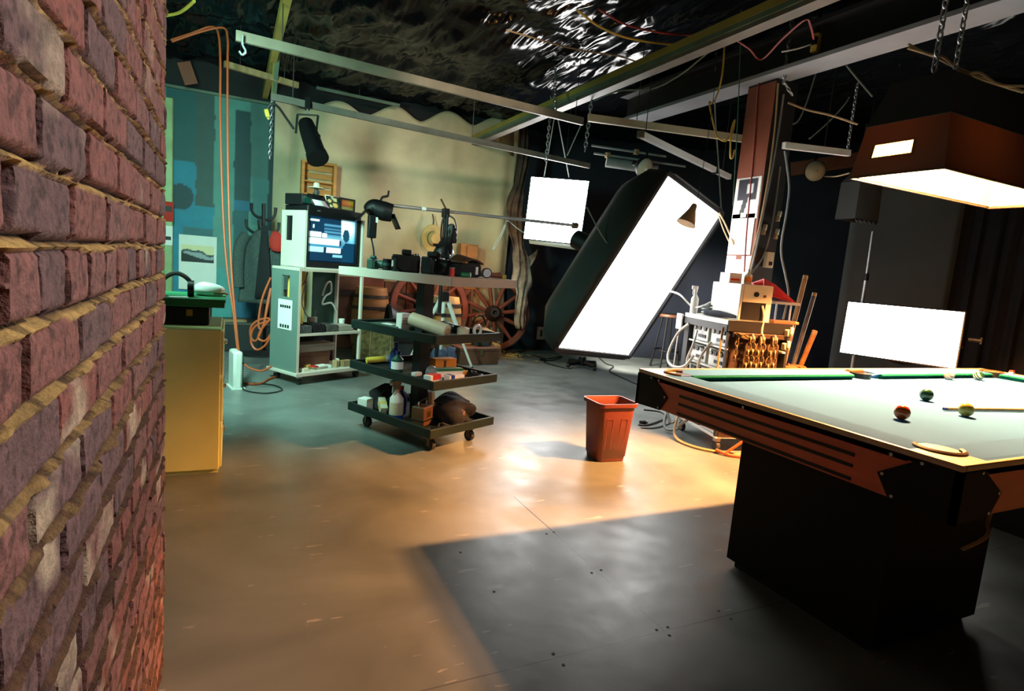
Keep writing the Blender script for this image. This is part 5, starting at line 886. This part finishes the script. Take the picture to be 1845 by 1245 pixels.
one('chain','steel chain with an S hook hanging at the top of the post','chain',MB().chain(((3.883,3.506,2.837)[0],(3.883,3.506,2.837)[1],3.34),(3.883,3.506,2.837),.05,.006).chain((3.89,3.503,2.838),(3.947,3.462,2.748),.04,.005),'steel')
one('chain','thin chain dropping to the end of the short white batten','chain',MB().chain(Vector((4.72,3.491,2.45))+Vector((0,0,.55)),(4.72,3.491,2.45),.04,.004),'steel')
one('chain','thin pale chain rising from the near corner of the pool lamp','chain',MB().chain((3.34,1.93,3.34),(3.30,1.91,2.41),.045,.0045),'steel')
cb = lambda nm,lab,pts,r,m: one(nm,lab,'cable',MB().tube(pts,r,6),m)
cb('cable','orange cable drooping under the black ceiling plastic at the top of the picture',[(2.256,3.713,3.05),(2.588,3.833,3.062),(2.925,3.805,3.075),(3.191,3.681,3.087),(3.271,3.595,3.1)],.008,'red_cable')
cb('cable','yellow cable drooping under the shiny ceiling plastic',[(2.147,3.815,3.05),(2.439,3.975,3.06),(2.738,4.039,3.07),(3.064,3.973,3.08),(3.218,3.83,3.09),(3.271,3.595,3.1)],.009,'yellow_cable')
cb('cable','thin tan wire strung across the ceiling plastic to the yellow beam',[(1.96,4.611,3.12),(2.206,4.618,3.12),(2.472,4.621,3.12),(2.73,4.59,3.12),(2.966,4.516,3.12),(3.246,4.531,3.12)],.007,'tan_rope')
cb('cable','green grey wire sagging below the yellow beam',[(2.874,4.658,2.755),(2.969,4.423,2.806),(3.113,4.154,2.791),(3.199,3.927,2.862),(3.268,3.715,2.987)],.007,'cord_grey')
cb('cable','yellow cord looped over the batten near the post',[((3.574,3.871,3.154)[0],(3.574,3.871,3.154)[1],3.3)]+[(3.574,3.871,3.154),(3.562,3.846,2.939),(3.532,3.837,2.78),(3.493,3.842,2.683),(3.469,3.853,2.681),(3.513,3.8,2.467),(3.538,3.78,2.411),(3.587,3.753,2.389),(3.619,3.742,2.423),(3.643,3.737,2.465),(3.657,3.744,2.564),(3.634,3.743,2.478),(3.63,3.716,2.277),(3.646,3.705,2.261),(3.661,3.707,2.324)],.007,'yellow_cable')
cb('cable','red cord running over the beams to the yellow junction box',[(3.275,3.44,3),(3.473,3.5,3),(3.705,3.592,3),(3.509,3.232,3),(3.372,2.943,3),(3.463,2.972,3),(3.672,3.106,3)],.007,'red_cable')
cb('cable','red cord running straight down the rust coloured face of the post',[(3.885,3.763,3.029),(3.885,3.762,2.854),(3.885,3.728,2.451),(3.885,3.705,2.045),(3.885,3.684,1.68),(3.885,3.653,1.357)],.006,'red_cable')
cb('cable','thin dark green cord hanging vertically left of the post',[(3.341,3.492,3.239),(3.336,3.417,2.706),(3.322,3.346,2.181),(3.31,3.299,1.817)],.0035,'green_cable')
cb('cable','pair of grey cables running down the dark face of the post',[(3.969,3.57,2.785),(3.966,3.57,2.483),(3.951,3.57,2.175),(3.922,3.57,1.861),(3.894,3.57,1.543),(3.861,3.57,1.313)],.009,'grey_cable')
cb('cable','tan cable running down the corner of the post',[(3.887,3.565,2.852),(3.916,3.565,2.517),(3.92,3.565,2.17),(3.9,3.565,1.813),(3.863,3.565,1.54),(3.834,3.565,1.288)],.007,'tan_rope')
cb('cable','grey cable curving down in the dark right of the post',[(3.899,3.421,2.313),(3.917,3.395,2.194),(3.935,3.361,2.023),(3.916,3.339,1.805),(3.891,3.326,1.631),(3.889,3.307,1.501),(3.919,3.271,1.353),(3.945,3.237,1.204),(3.927,3.229,1.095),(3.909,3.225,1.007)],.008,'grey_cable')
cb('cable','grey cable slanting across the post to the outlet box',[(4.031,3.56,2.229),(4.029,3.56,1.782),(3.979,3.56,1.505),(3.879,3.56,1.36),(3.823,3.56,1.288)],.007,'cord_grey')
cb('cable','grey cable dropping from the grey beam to the batten',[(4.288,3.559,3.01),(4.23,3.555,2.788),(4.171,3.559,2.626),(4.122,3.576,2.581)],.006,'cord_grey')
cb('cable','tan cable slung from the post towards the pool lamp',[(4.002,3.544,2.721),(4.055,3.395,2.646),(4.102,3.252,2.594),(4.124,3.121,2.536),(4.122,3.001,2.479)],.008,'tan_rope')
cb('cable','grey wire crossing the shiny plastic right of the post',[(4.606,3.534,3.132),(4.704,3.469,3.012),(4.807,3.401,2.892)],.008,'cord_grey')
cb('cable','faint wire rising beside the batten right of the post',[(4.424,3.646,2.527),(4.559,3.602,2.67),(4.684,3.564,2.831),(4.726,3.555,2.905)],.006,'cord_grey')
cb('cable','twisted tan cable pair strung from the lamp chain to the right',[Vector(p) for p in [(3.309,2.179,2.595),(3.366,2.076,2.539),(3.408,1.978,2.466),(3.445,1.883,2.4),(3.479,1.792,2.347),(3.52,1.697,2.297)]],.009,'tan_rope')
cb('cable','second strand of the twisted tan cable above the pool lamp',[Vector(p)+Vector((0,0,.012*((-1)**i))) for i,p in enumerate([(3.309,2.18,2.601),(3.349,2.099,2.564),(3.376,2.021,2.504),(3.414,1.938,2.44),(3.435,1.865,2.399),(3.467,1.787,2.355),(3.52,1.699,2.313)])],.007,'tan_rope')
cb('cable','thin green wire sagging under the grey beam',[(4.074,3.279,3.16),(4.232,3.21,3.16),(4.243,3.046,3.16),(4.216,2.85,3.16),(4.112,2.625,3.16)],.006,'cord_grey')
cb('cable','yellow cable at the top left by the brick pier',[(-0.5,5.75,3),(-0.415,5.637,3),(-0.353,5.493,3),(-0.282,5.28,3)],.012,'yellow_cable')
jb = T('junction_box','yellow junction box fixed to the ceiling right of the post','junction box',(3.837,3.222,3.042)); part('box',MB().cbox((0,0,0),.05,.05,.13,.2),'yellow_card',jb,bev=.005); part('plug',MB().box(-.045,-.02,-.03,.02,-.02,.03),'black_plastic',jb); part('bracket',MB().box(-.01,.01,-.01,.01,.06,.45),'black_metal',jb); part('rod',MB().tube([(-.03,0,-.01),(-.12,.05,-.05),(-.22,.1,-.08)],.006,5),'white_cable',jb)

# ================================================================= post with notices
col = struct('column',MB().box(3.9,4.14,3.585,3.88,0,2.9),'black_paint',smooth=0); part('facing_board',MB().box(3.892,3.90,3.59,3.875,0,2.88),'rust_board',col,smooth=0,label='rust coloured board facing')
def poster(u,v):
    c = np.array(S(225,225,220)); 
    if .12<u<.88 and .45<v<.97: c = np.array(S(28,30,42))
    if (u-.55)**2/.02+(v-.35)**2/.03<1: c = np.array(S(215,215,215))
    if abs(u-.42-.3*(v-.3))<.10 and .05<v<.7: c = np.array(S(30,32,45))
    if abs(u-.6)<.12 and .6<v<.85: c = np.array(S(200,205,210))
    return c
ps = T('poster','black and white picture poster on the post above the white sheets','poster',(3.89,3.793,1.97)); z_=ps.location.z
part('sheet',MB().box(3.888-ps.location.x,3.891-ps.location.x,3.60-ps.location.y,3.87-ps.location.y,-.17,.17),'white_paper',ps,smooth=0); picture('print',(3.886,3.865,z_-.165),(0,-.26,0),(0,0,.33),24,30,poster,'picture',ps)
for i,(za,zb2,ya,yb2,lab) in enumerate(((1.50,1.84,3.62,3.87,'white paper sheet on the post just below the poster'),(1.10,1.49,3.60,3.87,'large white sheet low on the post above the rack'))):
    s = T('paper_sheet',lab,'paper',(3.888,(ya+yb2)/2,za)); part('sheet',MB().box(-.002,.002,-(yb2-ya)/2,(yb2-ya)/2,0,zb2-za),'white_paper',s,smooth=0); part('tape',MB().box(-.004,-.002,-.03,.03,zb2-za-.03,zb2-za+.01),'rust_board' if i else 'ivory',s)
ob = T('outlet_box','cream outlet box with a black socket on the dark face of the post','outlet',(4.048,3.575,1.473)); part('box',MB().box(-.04,.04,-.03,.01,-.065,.065),'ivory',ob,bev=.005); part('socket',MB().box(-.015,.025,-.033,-.03,-.045,-.015),'black_plastic',ob)
for pos_,lab in (((4.095,3.56,1.844),'small tan and white clamp hanging on the right of the post'),((3.951,3.56,1.72),'tiny white and brown clip on the dark face of the post'),((4.098,3.56,1.698),'small white clip beside the grey cable on the post')):
    q = T('clamp',lab,'clamp',pos_); part('jaw',MB().cbox((0,0,.01),.025,.03,.05,.3,('Y',.3)),'ivory',q,bev=.005); part('grip',MB().cbox((-.01,0,-.03),.025,.03,.04,.1),'tan_rope',q,bev=.005)

# ================================================================= rack of power packs
RK = Vector((3.245,3.12,0)); RA = -.25; RM = Matrix.Translation(RK) @ Matrix.Rotation(RA,4,'Z'); K_ = lambda x,y,z: tuple(RM @ Vector((x,y,z)))
rk = T('equipment_rack','black rolling rack of silver power packs with a pale top by the post','rack',RK,RA); w,l,h = .50,.64,.985
part('side_panel',MB().box(.02,w,l-.02,l,.12,h-.04),'black_paint',rk,smooth=0); part('back_panel',MB().box(w-.02,w,0,l,.12,h-.04),'black_paint',rk,smooth=0); part('front_panel',MB().box(.02,.42,-.004,.016,.12,h-.07),'dark_oak',rk,smooth=0,label='brown wooden front panel')
part('upright',MB().box(-.01,.03,l-.07,l,.12,h-.04),'black_paint',rk,smooth=0); part('upright',MB().box(0,.03,0,.03,.12,h-.04),'black_paint',rk,smooth=0)
part('top_board',MB().box(-.015,w+.01,-.01,l+.01,h-.035,h),'white_plastic',rk,bev=.003); part('top_band',MB().box(-.017,.50,-.018,.0,h-.075,h+.002),'flat_black',rk); part('side_band',MB().box(-.02,.0,.0,l,h-.085,h-.036),'black_paint',rk); part('rail',MB().box(.02,.46,-.035,-.005,h-.115,h-.08),'dark_oak',rk,bev=.004)
for z in (.12,.285,.45,.615,.78): part('shelf',MB().box(0,w-.02,.0,l-.02,z-.012,z),'white_plastic',rk,smooth=0)
for x_ in (.04,w-.05):
    for y_ in (.04,l-.06): c_ = part('caster',MB().box(x_-.02,x_+.02,y_-.02,y_+.02,.075,.108),'steel',rk); part('wheel',MB().cyl((x_-.014,y_,.037),(x_+.014,y_,.037),.037),'dark_rubber',c_)
rows = ('bottom','fourth','third','second','top')
for i,z in enumerate((.12,.285,.45,.615,.78)):
    for j,(ya,yb2) in enumerate(((.31,.56),(.04,.28))):
        q = T('power_pack','silver power pack in the %s row, %s, of the rack'%(rows[i],'far column' if j == 0 else 'near column by the chains'),'power pack',K_(.03,(ya+yb2)/2,z),RA,'power packs in the rack'); hh = (yb2-ya)/2; H_ = .135
        part('case',MB().box(0,.36,-hh,hh,0,H_),'pack_green',q,bev=.005); part('face',MB().box(-.006,0,-hh+.008,hh-.008,.008,H_-.008),'pack_silver',q)
        for kx in (-.55,.1): part('socket',MB().cyl((-.006,kx*hh,.105),(-.016,kx*hh,.105),.020),'black_plastic',q)
        part('dial',MB().cyl((-.006,.6*hh,.10),(-.02,.6*hh,.10),.016),'grey_plastic',q); part('switch_row',MB().box(-.012,-.006,-.7*hh,.2*hh,.03,.055),'black_plastic',q); part('handle',MB().tube([(-.0,-.5*hh,H_-.012),(-.022,-.45*hh,H_-.012),(-.022,.45*hh,H_-.012),(-.0,.5*hh,H_-.012)],.006,6),'black_plastic',q)
for lab,pts,r,m in (('white cable looping off the left side of the rack',[K_(-.02,.56,.90),K_(-.06,.66,.80),K_(-.10,.70,.62),K_(-.10,.62,.54),K_(-.06,.48,.56),K_(-.02,.42,.66)],.012,'white_cable'),
    ('pale cable drooping from the top row of power packs',[K_(.0,.45,.86),K_(-.05,.40,.74),K_(-.04,.48,.62),K_(-.01,.52,.5)],.010,'white_cable'),('white lamp cable between the near packs of the rack',[K_(.0,.22,.80),K_(-.06,.24,.68),K_(-.04,.30,.58),K_(-.02,.36,.48)],.011,'white_cable'),
    ('yellowish cable running down the near corner of the rack',[K_(-.02,.05,.93),K_(-.03,.04,.7),K_(-.025,.05,.45),K_(-.03,.04,.25)],.008,'tan_rope'),
    ('long white cord hanging from the clamp at the left of the rack',[K_(-.03,.68,.86),K_(-.02,.72,.74),K_(-.02,.73,.5),K_(-.04,.70,.2),K_(-.05,.66,.03)],.007,'white_cable'),
    ('grey cable tangle at the foot of the rack',[K_(-.02,.60,.25),K_(-.12,.58,.12),K_(-.14,.50,.03),K_(-.06,.42,.06),K_(-.12,.34,.10),K_(-.04,.28,.20)],.012,'grey_cable'),
    ('second grey cable loop at the foot of the rack',[K_(-.02,.64,.30),K_(-.10,.62,.2),K_(-.09,.52,.08),K_(-.03,.5,.16)],.011,'grey_cable'),
    ('pinkish cable curving along the floor at the foot of the rack',[K_(-.03,.50,.22),K_(-.13,.38,.06),K_(-.16,.24,.015),K_(-.08,.05,.012),K_(.15,-.08,.012),K_(.35,-.12,.012)],.011,'tan_rope'),
    ('orange cable on the floor at the near end of the rack',[K_(.0,-.03,.03),K_(.08,-.10,.012),K_(.22,-.14,.012),K_(.45,-.16,.012)],.012,'orange_cable'),
    ('short orange cable end sticking up by the rack casters',[K_(.05,-.08,.02),K_(.12,-.09,.08),K_(.18,-.1,.13)],.011,'orange_cable')):
    one('cable',lab,'cable',MB().tube(pts,r,6),m)
for x_,lab,n_ in ((.05,'thin brass chain at the near corner of the rack',1),(.145,'heavy double chain hung left on the brown front of the rack',2),(.225,'heavy double chain hung in the middle of the brown rack front',2),(.325,'heavy double chain hung right on the brown rack front',2)):
    if n_ == 1: one('chain',lab,'chain',MB().chain(K_(x_,-.045,.88),K_(x_-.01,-.045,.70),.045,.005),'brass_dull')
    else:
        t = T('chain',lab,'chain',K_(x_,-.055,.89),RA); part('hook',MB().tube([(0,.02,0),(0,-.02,.01),(0,-.025,-.02)],.008,6),'steel',t)
        part('strand',MB().chain((-.012,-.012,-.01),(-.04,-.012,-.50),.062,.006,.58),'brass_dull',t); part('strand',MB().chain((.014,-.018,-.01),(.01,-.018,-.52),.062,.006,.58),'brass_dull',t)
        part('strand',MB().chain((-.04,-.012,-.50),(.01,-.018,-.52),.06,.006,.58),'brass_dull',t)
one('chain','small chain bunch draped along the rail of the rack','chain',MB().tube([K_(.03,-.05,.90),K_(.08,-.06,.875),K_(.13,-.06,.87),K_(.17,-.05,.89)],.010,6).chain(K_(.04,-.06,.90),K_(.16,-.06,.87),.04,.006),'brass_dull')
# on top of the rack
q = T('control_box','white box with a cream control face and black lower half on top of the rack','box',K_(.08,.18,h),RA); part('body',MB().box(0,.26,-.14,.26,0,.27),'white_plastic',q,bev=.006); part('control_face',MB().box(.02,.25,-.146,-.14,.14,.26),'ivory',q); part('black_panel',MB().box(.02,.21,-.146,-.14,.01,.14),'flat_black',q); part('dial',MB().cyl((.12,-.146,.20),(.12,-.158,.20),.018),'black_plastic',q); part('dial',MB().cyl((.19,-.146,.19),(.19,-.156,.19),.010),'brown_leather',q); part('lead',MB().tube([(.18,-.15,.12),(.185,-.18,.05),(.17,-.20,-.05),(.18,-.20,-.15)],.008,6),'ivory',q)
q = T('bottle','small white capped bottle with an orange band on the control box','bottle',K_(.20,.16,h+.27),RA); bottle(q,.11,.028,'ivory','white_plastic',False,'orange_card')
q = T('carton','white carton with faint print lying on the control box','carton',K_(.12,.28,h+.27),RA); part('body',MB().box(-.04,.06,-.07,.07,0,.075),'white_paper',q,bev=.003); part('print',MB().box(-.03,.04,-.073,-.07,.02,.035),'red_plastic',q)
q = T('red_tray','red plastic tray with a dark bag propped beside the control box','tray',K_(.42,.20,h+.16),RA-.1); part('tray',MB().add([(-.10,-.10,.06),(.16,-.10,0),(.18,.14,0),(-.08,.14,.12),(-.06,0,.16),(.05,.02,.12)],[(0,1,2,3),(0,1,5,4),(3,4,5,2)]),'red_plastic',q,sol=.008); part('base',MB().box(-.12,.20,-.10,.14,-.02,0),'steel',q)
for x_ in (-.10,.14): part('leg',MB().cyl((x_,-.08,-.16),(x_,-.08,-.02),.006),'steel',q); part('leg',MB().cyl((x_,.12,-.16),(x_,.12,-.02),.006),'steel',q)
q = T('bottle','white spray bottle standing at the far end of the rack top','bottle',K_(.03,.60,h),RA); bottle(q,.20,.03,'white_plastic','white_plastic',True)
q = T('wire_bundle','coiled dark and brass wires lying on the rack top','wire',K_(.10,.47,h),RA); part('coil',MB().tube([(.06*math.cos(g),.05*math.sin(g)*1.2,.012+.004*g) for g in np.linspace(0,17,50)],.008,6,False),'grey_cable',q); part('fitting',MB().cyl((-.06,-.04,.015),(.02,-.09,.02),.012),'brass',q); part('fitting',MB().cyl((.0,.08,.015),(-.04,.03,.02),.014),'ivory',q)
q = T('umbrella','folded dark blue umbrella lying along the rack top','umbrella',K_(.04,.36,h+.025),RA); part('canopy',MB().tube([(0,.06,0),(.02,-.10,.004),(.04,-.30,.0)],[.022,.024,.010],10),'navy_cloth',q); part('tip',MB().cyl((0,.06,0),(0,.09,0),.008),'blue_plastic',q)
q = T('clamp_box','black clamp with a white edge fixed to the far top of the rack','clamp',K_(.02,.68,.87),RA); part('block',MB().box(-.05,.05,-.03,.06,0,.085),'black_plastic',q,bev=.006); part('edge',MB().box(-.06,-.045,-.03,.065,-.03,.10),'white_plastic',q,bev=.004)
for x_,z_,lab in ((.45,.90,'upper white clip on the right end of the rack rail'),(.44,.80,'lower white clip hanging under the rack rail')):
    q = T('clip',lab,'clip',K_(x_,-.05,z_),RA); part('jaw',MB().box(-.02,.02,-.02,.03,0,.05),'ivory',q,bev=.008); part('lever',MB().box(-.012,.012,-.035,-.02,.02,.07),'ivory',q,bev=.004)
q = T('plank','short brown plank on the right end of the rack top','plank',K_(.40,.05,h),RA); part('board',MB().box(-.05,.13,-.05,.03,0,.025),'brown_wood',q,bev=.003); part('dowel',MB().cyl((.13,0,.012),(.19,0,.008),.012),'light_wood',q)
ob = K_(.52,.10,.58); q = T('cable_heap','bright orange cable bundle heaped at the right foot of the rack','cable',(ob[0]+.05,ob[1],0))
part('bundle',MB().tube([(.10*math.sin(g*1.7)+.02*g/6,.08*math.cos(g*2.3),.36+.30*math.sin(g*.9)) for g in np.linspace(0,30,110)],.010,6,False),'orange_cable',q); part('tie',MB().tube([(.02,-.05,.02),(.03,-.03,.3),(.02,0,.6)],.012,6),'orange_cable',q)
# sticks leaning behind the pool table
for nm,lab,a,b,r,m in (('wooden_pole','long pale wooden pole leaning behind the pool table',(4.322,3.41,1.337),(3.869,3.208,0),.020,'light_wood'),('wooden_pole','dark slim pole with a pale tip leaning beside the long wooden pole',(4.436,3.39,1.201),(4.088,3.32,0),.018,'mottled_dark'),('wooden_pole','short orange wooden pole leaning rightmost behind the pool table',(4.307,3.24,0.896),(4.357,3.523,0),.020,'pine')):
    a=Vector(a); b_=Vector(b); t = T(nm,lab,'pole',b_); part('shaft',MB().cyl(b_+Vector((0,0,.01)),a,r),m,t,True); part('tip',MB().cyl(a,a+(a-b_).normalized()*.03,r*1.05),'light_wood' if m!='light_wood' else 'tan_rope',t,True)
# stool, floor stand, cables near the softbox
sp_ = (5.571,6.468,0); so = T('stool','slim dark bar stool beyond the softbox before the navy drape','stool',(sp_[0],sp_[1],0)); part('seat',MB().lathe([(.15,.73),(.165,.745),(.165,.765),(.14,.775)]),'brown_wood',so)
for g in (.6,2.17,3.74,5.3): part('leg',MB().tube([(math.cos(g)*.10,math.sin(g)*.10,.74),(math.cos(g)*.13,math.sin(g)*.13,.5),(math.cos(g)*.20,math.sin(g)*.20,.0)],.014,8),'black_metal',so)
part('foot_ring',MB().tube([(.165*math.cos(g),.165*math.sin(g),.26) for g in np.linspace(0,6.283,20,False)],.010,6,False,True),'black_metal',so)
fb = (4.219,6.508,0); st = T('floor_stand','low dark light stand base on the floor under the softbox','stand',(fb[0],fb[1],0)); part('column',MB().cyl((0,0,.05),(0,0,.32),.016),'steel',st); part('hub',MB().cyl((0,0,.03),(0,0,.14),.05),'black_metal',st)
for g in (.2,1.8,3.3,4.9): l_ = part('leg',MB().tube([(0,0,.07),(math.cos(g)*.24,math.sin(g)*.24,.055)],.028,8),'black_metal',st); part('caster',MB().ball((math.cos(g)*.24,math.sin(g)*.24,.028),.028,8),'dark_rubber',l_)
for lab,pts in (('black cable snaking from the light stand base across the floor to the pool table',[(4.976,7.219,0.009),(4.778,6.756,0.009),(4.752,6.543,0.009),(4.468,6.227,0.009),(4.385,5.937,0.009),(4.339,5.667,0.009),(4.312,5.414,0.009),(4.555,5.463,0.009)]),('black cable with a plug on the floor left of the light stand base',[(3.95,7.409,0.009),(4.029,7.133,0.009),(4.391,7.337,0.009),(4.115,7.046,0.009),(3.838,6.864,0.009),(3.907,6.46,0.009),(3.987,6.383,0.009)]),('dark cable on the floor right of the wastebasket',[(3.123,3.861,0.009),(3.189,3.834,0.009),(3.371,3.912,0.009),(3.565,4.032,0.009),(3.655,4.219,0.009),(3.536,4.316,0.009)]),('pale cable loop on the floor between the wastebasket and the rack',[(3.09,3.782,0.009),(3.219,3.761,0.009),(3.454,3.863,0.009),(3.721,4.049,0.009),(3.908,4.124,0.009)])):
    one('cable',lab,'cable',MB().tube(pts,.008,6),'black_cable' if 'pale' not in lab else 'grey_cable')
q = T('plug','small black plug on the floor left of the light stand base','plug',(3.896,7.002,0)); part('body',MB().cyl((-.04,0,.02),(.04,0,.02),.02),'black_plastic',q); part('prong',MB().cyl((.04,0,.02),(.06,0,.02),.008),'steel',q)
q = T('plug','small black plug beside the wastebasket','plug',(3.182,3.884,0)); part('body',MB().cyl((-.02,0,.018),(.03,0,.018),.018),'black_plastic',q); part('collar',MB().cyl((.03,0,.018),(.05,0,.018),.014),'steel',q)
wt = T('wall_outlet','dim grey outlet plate low on the navy drape','outlet',(4.314,7.9,0.276)); part('plate',MB().box(-.06,.06,-.02,.02,-.1,.1),'grey_plastic',wt,bev=.005); part('socket',MB().box(-.02,.02,-.024,-.02,-.05,.05),'black_plastic',wt)
# floodlights on the far side
def flood(lab,c,aim,cut=1.0):
    c = Vector(c); t = T('floodlight',lab,'floodlight',c); M_ = Vector(aim).to_track_quat('Z','Y').to_matrix().to_4x4(); b = MB(); b.M = M_
    b.lathe([(.005,.075),(.06,.068),(.10,.045),(.115,.02)],n=28,cap=False); part('lens',b,'globe_glass',t); b = MB(); b.M = M_; b.lathe([(.118,.025),(.118,.0),(.085,-.08),(.04,-.13),(.04,-.18),(.001,-.18)],n=28,cap=False); part('housing',b,'black_metal',t); part('bracket',MB().tube([(.05,.05,.05),(.07,.07,.12),(.08,.07,.2)],.015,8),'black_metal',t); return t
flood('round frosted floodlight against the dark right of the post',(6.081,4.874,2.629),(-.5,-.8,-.15))
flood('round floodlight peeping over the top of the huge softbox',(4.419,5.894,2.544),(.1,-.9,-.35))
one('pipe','dull grey pipe running behind the top of the softbox','pipe',MB().cyl((4.127,6.271,2.612),(4.459,6.105,2.588),.06).cyl((4.459,6.105,2.588),(4.699,5.99,2.596),.035),'grey_plastic')
for lab,a,b in (('upper thin conduit with a rusty clamp behind the softbox',(4.018,6.466,2.821),(4.856,6.05,2.76)),('lower thin conduit behind the softbox',(3.99,6.352,2.707),(5.006,5.847,2.637))):
    t = T('conduit',lab,'conduit',a); part('tube',MB().cyl(a,b,.014),'grey_plastic',t,True); m_=Vector(a).lerp(Vector(b),.6 if 'upper' in lab else .15); part('clamp',MB().cbox(tuple(m_),.05,.05,.06),'tan_rope',t,True)
cb('cable','thin wire running from the right floodlight to the pool lamp corner',[(6.005,4.673,2.536),(5.139,3.887,2.336),(4.263,3.11,2.161)],.006,'tan_rope')
one('duct','dim brown duct running along the wall behind the right floodlight','duct',MB().bar((6.346,5.436,2.749),(6.807,4.781,2.871),.10,.16),'brown_wood',bev=.01)

one('cable','pale cable running from the softbox edge to the spray bottle on the rack','cable',MB().tube([(3.568,4.196,1.142),(3.383,3.835,1.124),K_(.02,.62,1.04),K_(.04,.50,1.05),K_(.08,.44,1.09)],.008,6),'white_cable')
one('cable','tan and white cords tied at the right corner of the huge softbox','cable',MB().tube([(4.193,4.341,1.91),(4.015,4.074,1.789),(3.909,3.882,1.662),(3.859,3.783,1.585)],.008,6).tube([(4.183,4.344,1.899),(4.002,4.072,1.738),(3.901,3.878,1.608)],.006,6),'tan_rope')
